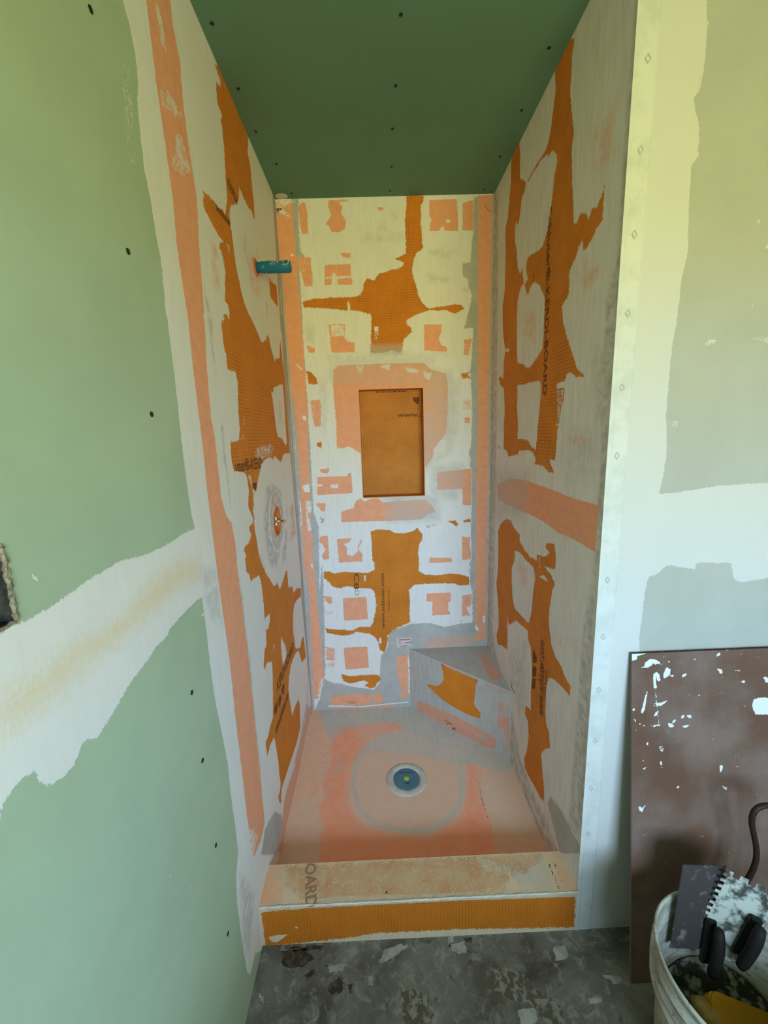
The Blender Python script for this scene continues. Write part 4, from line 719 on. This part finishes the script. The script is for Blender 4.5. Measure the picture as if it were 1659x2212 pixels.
printing('printed_text', 'www.schluter.com', PB, '831,1357', '829,1239', .024, wall_back, OPS_B)
printing('printed_text', '1200E 8.13.12', PB, '842,1319', '841,1276', .010, wall_back, OPS_B)
printing('printed_text', 'C8', PB, '765,1238', '765,1273', .034, wall_back)
M_FAINT = simple('faint_ink', (0.42, 0.40, 0.38), .8)
printing('printed_text', 'D', PB, '766,1275', '766,1287', .030, wall_back, mat=M_FAINT)
printing('printed_text', 'www.schluter.com', PNB, '859,901', '1010,897', .030, niche, clip=lambda u, v: u < NX1-.002)
printing('printed_text', 'Schluter', PNB, '812,848', '884,846', .040, niche, clip=lambda u, v: v < NZ1-.002)
leaf('printed_emblem', PNB, '891,861 895,857 899,859 903,857 905,858 905,872 901,873 897,870 893,866', niche, 'S')
printing('printed_text', 'Schluter\u00ae-KERDI-BOARD', PR, '1184,455', '1173,855', .040, wall_right, OPS_R)
printing('printed_text', 'www.schluter.com', PR, '1173,1552', '1176,1388', .062, wall_right, OPS_R)
printing('printed_text', '1200E 8.13.12', PR, '1180,1511', '1182,1450', .022, wall_right, OPS_R)
leaf('printed_emblem', PR, '423,955 430,985 440,1010 440,1040 428,1050 415,1045 415,980', wall_right, 'R6')
leaf('printed_emblem', PR, '420,1065 440,1085 435,1140 412,1145 410,1090', wall_right, 'R6')
leaf('printed_emblem', PR, '412,1160 432,1155 432,1210 425,1230 408,1220', wall_right, 'R6')
printing('printed_text', 'www.schl', PR, '1152,592', '1150,640', .020, wall_right, OPS_R)
printing('printed_text', 'uter\u00ae-KERD', PL, '340,420', '740,345', .048, wall_left, OPS_L, crop='D')
leaf('printed_emblem', PL, '590,580 650,570 650,640 630,690 600,650', wall_left, 'D')
printing('printed_text', 'KERDI-BOARD', PL, '690,1770', '930,1120', .056, wall_left, OPS_L, crop='E')
leaf('printed_emblem', PL, '785,1620 790,1700 775,1800 755,1790 745,1720', wall_left, 'E')
leaf('printed_emblem', PL, '725,1790 745,1850 720,1970 705,1980 700,1880', wall_left, 'E')
leaf('printed_emblem', PL, '680,1900 690,1980 665,2090 640,2080 635,2010', wall_left, 'E')
printing('printed_text', 'www.schluter.com', PL, '660,480', '@E 850,1840', .048, wall_left, OPS_L, crop='F')
printing('printed_text', 'KERDI', PL, '500,10', '640,300', .036, wall_left, OPS_L, crop='B')
printing('printed_text', 'Schluter', PL, '320,360', '545,640', .030, wall_left, OPS_L, crop='B')
M_TINK = simple('faded_ink', (0.33, 0.20, 0.12), .8)
printing('printed_text', 'OARD', PZC, '660,1868', '660,1962', .046, curb, mat=M_TINK)
printing('printed_text', 'Kerdi', PB, '876.5,1390', '889,1388.5', .011, stick, mat=M_PEN, off=.0010)
printing('printed_text', 'Schluter', PZP, '864,1668', '894,1668', .008, cover, mat=simple('cover_print', (0.02, 0.08, 0.13), .6), off=.0)
for o in [o for o in cover.children if o.name.startswith('printed_text')]:
    o.matrix_parent_inverse = Matrix.Translation((-dc[0], -dc[1], -(ZP-.010))); 
    for v in o.data.vertices: v.co.z = ZP-.010+.0067
strokes('pen_mark', PB, ['585,1210 600,1225 610,1215 618,1230 625,1215 635,1225 645,1220', '640,1240 655,1250'], wall_back, 'C5')
strokes('pen_mark', PB, ['1110,1100 1120,1090 1135,1100 1120,1106 1112,1095', '1140,1085 1155,1095 1160,1083 1178,1090'], wall_back, 'C4')
strokes('pen_mark', PB, ['400,1040 430,1060 405,1075 435,1045 410,1050', '405,1030 425,1075'], wall_back, 'C4', mat=simple('brown_pencil', (0.25, 0.13, 0.06), .8))
strokes('pen_mark', PB, ['1020,686 1030,684', '1342,676 1342,686', '955,908 968,905', '1500,140 1530,175'], wall_back, 'C5')
strokes('pen_mark', PB, ['1500,138 1520,165 1545,178'], wall_back, 'C3')
strokes('pen_mark', PBF, ['650,1110 645,1130 665,1130', '670,1120 690,1140 680,1180 700,1150 715,1180 720,1155 740,1185 745,1160', '755,1210 750,1250 770,1220 765,1255 785,1225 800,1270', '750,1285 760,1290', '770,1310 790,1300 800,1320 780,1340 770,1320'], bench, 'K', w=.0008)
strokes('pen_mark', PR, ['260,1170 275,1200 265,1210 285,1240', '270,1210 290,1250 280,1255'], wall_right, 'R6', w=.0009)
strokes('pen_mark', PR, ['360,1940 375,1950 370,1980', '365,1990 380,2010 370,2020'], wall_right, 'R6', w=.0009)
strokes('pen_mark', PL, ['1030,1030 1050,1010 1080,1060', '1010,1090 1000,1130 1020,1130'], wall_left, 'F', w=.0009)

# ------------------------------------------------------------------ screws
ORD = ['nearest', 'second', 'third', 'fourth', 'fifth', 'sixth', 'seventh', 'eighth']
def screw_mesh(r):
    bm = bmesh.new(); lathe(bm, [(.0004, .0003), (r*.35, .0003), (r*.42, .0012), (r*.9, .0014), (r, .0008), (r, -.004)], 20)
    bmesh.ops.recalc_face_normals(bm, faces=bm.faces); me = bpy.data.meshes.new('drywall_screw'); bm.to_mesh(me); bm.free(); me.materials.append(M_SCREW); return me
sm = screw_mesh(.0048)
rows = {'left': [(630, 417), (597, 354), (553, 284), (515, 191), (458, 50)], 'middle': [(842, 412), (846, 360), (848, 278), (855, 185), (866, 31)], 'right': [(1046, 409), (1080, 338), (1127, 238), (1186, 103)]}
PCE = Plane((0, 0, H), (1, 0, 0), (0, 1, 0), (0, 0, -1))
for rn, lst in rows.items():
    for i, p in enumerate(lst):
        u, v = PCE.hit(p)[0]; o = link('drywall_screw', sm); o.location = (u, v, H); o.rotation_euler = (math.pi, 0, 0)
        tag(o, 'black ceiling screw in the %s row, %s to the back wall' % (rn, ORD[i] if i == 0 else ORD[i]+' nearest'), 'screw', 'drywall screws in the ceiling')
for i, p in enumerate([(195, 20), (276, 543), (327, 895), (414, 1496), (437, 1643), (466, 1826), (492, 2017)]):
    u, v = PL.hit(p)[0]; o = link('drywall_screw', sm); o.location = (0, u, v); o.rotation_euler = (0, math.radians(90), 0)
    tag(o, 'dark drywall screw in the green left wall, %s from the top' % ('uppermost' if i == 0 else ORD[i]), 'screw', 'drywall screws in the left wall')
# dab of compound in the ceiling corner
bm = bmesh.new(); u, v = PCE.hit((608, 424))[0]; bmesh.ops.create_icosphere(bm, subdivisions=3, radius=1.0)
for w_ in bm.verts: w_.co = Vector((u+w_.co.x*.026, v-.0+w_.co.y*.02, H+w_.co.z*.002))
bm_obj('compound_dab', bm, M_PLASTER, ceiling, True)

# ------------------------------------------------------------------ brown sheet leaning on the front wall
zt = .8905; yb = -.1193; xl = 1.0090; xr = 1.62; th = .006
ang = math.atan2(-yb, zt); ny_ = -math.cos(ang); nz_ = -math.sin(ang)
Vp = np.array([0, -yb-.0065, zt]); Lp = np.linalg.norm(Vp); Vp = Vp/Lp
PP = Plane((0, yb-.0065, 0), (1, 0, 0), Vp, np.cross((1, 0, 0), Vp))
t = NT('brown_sheet'); at = t.n('ShaderNodeAttribute', attribute_name='puv').outputs['Vector']
sx = t.n('ShaderNodeSeparateXYZ'); t.ln(at, sx.inputs[0])
c = t.mix(t.ramp(t.noise(at, 5, 6, .65), .35, .65), (0.125, 0.062, 0.038), (0.15, 0.082, 0.054))
wv = t.math('PINGPONG', t.math('MULTIPLY', sx.outputs[0], 1/.0052), .5); wl = t.math('SUBTRACT', 1.0, t.ramp(wv, .08, .3))
d = t.math('MULTIPLY', t.ramp(t.noise(at, 4.0, 5, .6), .42, .62), t.math('ADD', t.math('MULTIPLY', wl, .16), .16)); c = t.mix(d, c, (0.40, 0.34, 0.32))
sp1 = t.ramp(t.noise(at, 85, 4, .6), .69, .72); c = t.mix(sp1, c, (0.5, 0.45, 0.42))
a = t.n('ShaderNodeAttribute', attribute_name='mW').outputs['Fac']; nz2 = t.noise(at, 200, 3)
fw = t.math('ADD', t.math('MULTIPLY', t.math('ADD', a, t.math('MULTIPLY', t.math('SUBTRACT', nz2, .5), 2.0)), 5.0), .5, clamp=True); c = t.mix(fw, c, (0.70, 0.71, 0.70))
fx = t.n('ShaderNodeAttribute', attribute_name='mG').outputs['Fac']; fg = t.math('ADD', t.math('MULTIPLY', t.math('ADD', fx, t.math('MULTIPLY', t.math('SUBTRACT', t.noise(at, 90, 5, .7), .5), 3.0)), 3.0), .5, clamp=True)
c = t.mix(t.math('MULTIPLY', fg, .75), c, (0.46, 0.44, 0.42)); t.ln(c, t.b.inputs['Base Color']); t.b.inputs['Roughness'].default_value = .55; t.bump(t.math('ADD', wl, fw), .0006, .6)
OPS_P = [('W','+',.0025,'P',z_) for z_ in ('105,155 330,150 240,180 190,190 195,220 150,245 108,245','200,335 270,310 275,270 330,228 380,225 440,260 468,295 420,280 390,295 370,270 350,300 310,325 250,325','370,400 405,368 440,400 450,470 425,480 405,430 400,480 410,555 375,550 370,470','480,410 500,350 525,315 565,345 560,400 520,435 490,445','308,575 290,700 275,790 250,840 230,825 250,760 280,640','380,730 440,720 540,688 500,720 460,755 400,745','135,785 160,780 165,810 140,810','370,870 400,820 425,850 385,872','680,900 690,860 720,850 715,880 680,910','745,860 790,850 800,890 760,885','580,940 610,900 630,920 590,950','530,940 560,945 610,975 580,1000 545,985','700,975 790,962 740,1000 705,995','150,900 165,900 185,940 170,935','205,945 235,950 215,972','250,970 285,972 280,988 250,985','340,975 450,960 450,975 370,990','1150,95 1200,100 1220,130 1190,130','1075,200 1085,170 1125,150 1120,180 1085,205','810,205 850,235 835,248','960,110 975,105 975,125 960,125','690,435 700,400 740,385 750,410 720,425','1080,330 1140,345 1155,390 1120,390 1100,355','1350,478 1385,468 1420,485 1385,500','1605,430 1640,425 1700,470 1640,500','1480,740 1500,680 1560,660 1750,660 1750,850 1520,850 1490,790','1120,1420 1150,1420 1155,1450 1125,1505 1115,1450','1140,1650 1190,1665 1200,1690 1170,1690','200,1890 225,1878 240,1905 290,1860 240,1950 215,1925','440,1380 465,1375 470,1430 450,1420','250,1370 265,1340 262,1390','630,1665 665,1650 660,1680 635,1682','525,1020 555,1065 540,1065','295,1165 318,1160 312,1195 295,1190','540,230 560,260 540,265','560,410 600,405 595,430 570,425','305,1125 330,1120 318,1135','1260,1345 1345,1288 1300,1325','1290,1438 1335,1430 1330,1445','1290,350 1345,352 1340,364 1290,360','755,630 775,630 770,650','875,625 895,625 890,650','220,1470 300,1440 270,1470')]
OPS_P += [('W','+',.002,'P',z_,.0) for z_ in ('385,560 395,560 440,900 430,960 420,860 400,720','450,1180 500,1240 460,1280 435,1220','1105,600 1150,600 1120,630')]
OPS_P += [('G','+',.008,'P',z_,.1) for z_ in ('1115,820 1240,790 1250,880 1180,910 1120,870','760,1700 830,1660 900,1720 880,1800 830,1850 780,1800 750,1740','400,2080 560,2080 560,2120 420,2120')]
OPS_P += [('G','+',.006,'Q',z_,.3) for z_ in ('395,220 450,180 500,260 490,310 440,310','640,250 700,220 830,180 840,320 740,340 650,300','510,150 575,150 570,180','645,380 760,360 750,500 680,500','210,1450 320,1440 280,1490 215,1490','380,720 430,705 400,740')]
s = Surf(); s.grid(PP, frange(xl, xr, .003), frange(0, Lp, .003), OPS_P)
n_ = PP.N; pa = PP.p3([(xl, 0), (xr, 0), (xr, Lp), (xl, Lp)]); pb = pa-n_*th
for i, j in ((0, 1), (1, 2), (2, 3), (3, 0)): s.quad([pa[i], pa[j], pb[j], pb[i]])
s.quad(pb[::-1])
sheet = tag(s.build('brown_panel', t.mat), 'brown hardboard sheet spattered white, leaning on the wall right of the shower', 'board')
# fine teeth along its top edge
bm = bmesh.new(); k = 0
while xl+k*.006 < xr-.004:
    x = xl+k*.006; q = PP.p3([(x, Lp), (x+.003, Lp), (x+.0015, Lp+.0022)])
    extrude_poly(bm, [tuple(v) for v in q], tuple(-n_), th); k += 1
bm_obj('rough_top_edge', bm, simple('panel_edge_dark', (0.06, 0.035, 0.025), .7), sheet)

# ------------------------------------------------------------------ bucket with tools
bc = (1.0883, -.3275); R1 = .1525
bucket = empty('bucket', (bc[0], bc[1], 0)); tag(bucket, 'dirty off-white plastic bucket holding trowels, on the floor before the brown sheet', 'bucket')
t = NT('bucket_plastic'); ob = t.n('ShaderNodeTexCoord').outputs['Object']
c = t.mix(t.ramp(t.noise(t.scale(ob, (12, 12, 60)), 1, 5, .65), .40, .62), (0.52, 0.52, 0.44), (0.28, 0.26, 0.21)); c = t.mix(t.ramp(t.noise(ob, 90, 4), .6, .68), c, (0.18, 0.16, 0.14))
t.ln(c, t.b.inputs['Base Color']); t.b.inputs['Roughness'].default_value = .5; M_BUCK = t.mat
bm = bmesh.new(); prof = [(.0005, 0.0), (.128, 0.0), (.131, .004), (.142, .25), (.1445, .262), (.156, .264), (.1565, .270), (.1465, .273), (.147, .292), (.158, .294), (.1585, .300), (.148, .303), (.149, .322), (.1575, .324), (.158, .330), (.150, .334), (.1515, .355), (.1555, .360), (.1558, .368), (.1535, .3705), (.1500, .3690), (.1485, .362), (.140, .20), (.1285, .006), (.0005, .005)]
lathe(bm, prof, 96); bm_obj('bucket_shell', bm, M_BUCK, bucket, True)
# crusted mortar inside
bm = bmesh.new(); rnd = random.Random(3); nr, na = 12, 48; rings = []
for i in range(nr+1):
    rw = []
    for k in range(na):
        th_ = 2*math.pi*k/na; hgt = .118+.060*max(0, math.cos(th_-1.1))*(i/nr)**1.3+.02*(i/nr)**3+(rnd.uniform(-.006, .006) if i < nr else 0)
        r = (.1275+(hgt-.05)*.055)*i/nr; rw.append(bm.verts.new((r*math.cos(th_), r*math.sin(th_), hgt)))
    rings.append(rw)
for A_, B_ in zip(rings, rings[1:]):
    for k in range(na): bm.faces.new((A_[k], A_[(k+1) % na], B_[(k+1) % na], B_[k]))
crust = bm_obj('dried_mortar', bm, simple('dried_mortar', (0.035, 0.028, 0.022), .9, noise=((0.30, 0.29, 0.24), 35, .5, .62)), None, True); crust.location = (bc[0], bc[1], 0)
tag(crust, 'dark dried mortar crust with pale patches at the bottom of the bucket', 'mortar', kind='stuff')

M_STEEL = simple('smeared_steel', (0.055, 0.046, 0.044), .55, .1, noise=((0.24, 0.22, 0.21), 26, .55, .72))
M_CAKED = simple('caked_blade', (0.46, 0.48, 0.42), .8, 0, noise=((0.06, 0.06, 0.05), 20, .46, .56), bumpd=.0012)
def blade_outline(Lx, Lz, side_t, top_t):
    """origin at top-left corner, x right, z down; teeth along left side and top: (pitch, depth, kind)"""
    out = []; p, d_, kd, ext = side_t; n = int(ext/p)
    for i in range(n, 0, -1):      # going up the left side
        z = -i*p
        if kd == 'V': out += [(0, z), (d_, z+p/2)]
        else: out += [(0, z), (0, z+p*.45), (d_, z+p*.45), (d_, z+p)]
    out.append((0, 0)); p, d_, kd, ext = top_t; n = int(ext/p)
    for i in range(n):
        x = i*p
        if kd == 'V': out += [(x+p/2, -d_), (x+p, 0)]
        else: out += [(x+p*.55, 0), (x+p*.55, -d_), (x+p, -d_), (x+p, 0)]
    if out[-1][0] < Lx: out.append((Lx, 0))
    out += [(Lx, -Lz), (0, -Lz)]; return out
def trowel(name, loc, rot, outline, mat, label, hz):
    e_ = empty(name, loc, rot); tag(e_, label, 'trowel', 'notched trowels in the bucket')
    bm = bmesh.new(); extrude_poly(bm, [(x, 0, z) for x, z in outline], (0, 1, 0), .0012); bm_obj('blade', bm, mat, e_)
    bm = bmesh.new(); box(bm, (hz[0]-.012, -.012, hz[1]-.11), (hz[0]+.012, 0, hz[1]), .003); bm_obj('handle_shank', bm, M_SCREW, e_)
    bm = bmesh.new(); pth = [(hz[0], -.028-.006*math.sin(k/8*math.pi), hz[1]-.115*k/8) for k in range(9)]; tube(bm, pth, [.009, .011, .012, .012, .0115, .011, .011, .011, .009], 14); bm_obj('handle', bm, simple('dark_handle', (0.010, 0.007, 0.006), .7), e_, True)
    return e_
o1 = blade_outline(.104, .215, (.0052, .0032, 'V', .21), (.0052, .0032, 'V', .102))
trowel('notched_trowel', (1.045, -.197, .474), (math.radians(-5), math.radians(6), 0), o1, M_STEEL, 'dark steel trowel with fine sawtooth notches standing in the bucket, on the left', (.082, -.130))
o2 = blade_outline(.100, .22, (.0165, .009, 'S', .165), (.0290, .012, 'S', .088))
trowel('notched_trowel', (1.131, -.212, .474), (math.radians(-3), math.radians(13), math.radians(-24)), o2, M_CAKED, 'trowel with large square notches caked in pale thinset, right of the dark one', (.080, -.075))
# orange float lying in the bucket
M_ORF = simple('orange_float', (0.62, 0.26, 0.012), .5, noise=((0.5, 0.2, 0.01), 20, .4, .7))
fl = empty('grout_float', (1.062, -.262, .212)); tag(fl, 'orange yellow grout float lying tilted inside the bucket', 'float')
bm = bmesh.new(); Lx, Ly, T_ = .160, .122, .024; pl = []
def arc(cx, cy, r, a0, a1): return [(cx+r*math.cos(math.radians(a0+(a1-a0)*k/6)), cy+r*math.sin(math.radians(a0+(a1-a0)*k/6))) for k in range(7)]
pl = arc(.02, -.02, .02, 180, 90)+arc(Lx-.012, -.012, .012, 90, 0)+arc(Lx-.012, -Ly+.012, .012, 0, -90)+arc(.02, -Ly+.02, .02, -90, -180)
extrude_poly(bm, [(x, y, 0) for x, y in pl], (0, 0, 1), T_); bmesh.ops.bevel(bm, geom=[e for e in bm.edges if abs(e.verts[0].co.z-e.verts[1].co.z) < 1e-6], offset=.004, segments=2, affect='EDGES')
pad = bm_obj('float_pad', bm, M_ORF, fl); 
bm = bmesh.new(); tube(bm, [(-.012, -.02, -.012), (-.010, -.028, .004), (-.004, -.045, .010), (.004, -.07, .006)], [.012, .019, .021, .015], 18); bm_obj('float_handle', bm, simple('amber_handle', (0.42, 0.22, 0.03), .25, noise=((0.5, 0.42, 0.25), 28, .45, .65)), fl, True)
fl.rotation_euler = (math.radians(18), math.radians(21), math.radians(-8))
# dark bent-tube loop behind the trowels
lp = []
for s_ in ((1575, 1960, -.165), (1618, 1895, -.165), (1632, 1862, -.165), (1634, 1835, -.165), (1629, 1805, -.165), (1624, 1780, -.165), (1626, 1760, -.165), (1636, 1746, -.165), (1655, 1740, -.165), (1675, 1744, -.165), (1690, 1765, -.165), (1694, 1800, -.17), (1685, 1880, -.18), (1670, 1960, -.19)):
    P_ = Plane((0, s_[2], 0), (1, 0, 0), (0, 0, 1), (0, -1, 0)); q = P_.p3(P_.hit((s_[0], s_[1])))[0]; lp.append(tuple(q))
def smooth_path(p, n=4):
    p = [Vector(a) for a in p]; out = []
    for i in range(len(p)-1):
        a, b, c_, d_ = p[max(i-1, 0)], p[i], p[i+1], p[min(i+2, len(p)-1)]
        for k in range(n):
            u = k/n; out.append(.5*((2*b)+(c_-a)*u+(2*a-5*b+4*c_-d_)*u*u+(3*b-a-3*c_+d_)*u**3))
    out.append(p[-1]); return out
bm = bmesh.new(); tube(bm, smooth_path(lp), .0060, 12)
tag(bm_obj('dark_loop', bm, simple('loop_dark_brown', (0.028, 0.012, 0.008), .55), None, True), 'dark brown loop rising behind the trowels against the brown sheet', 'cable')
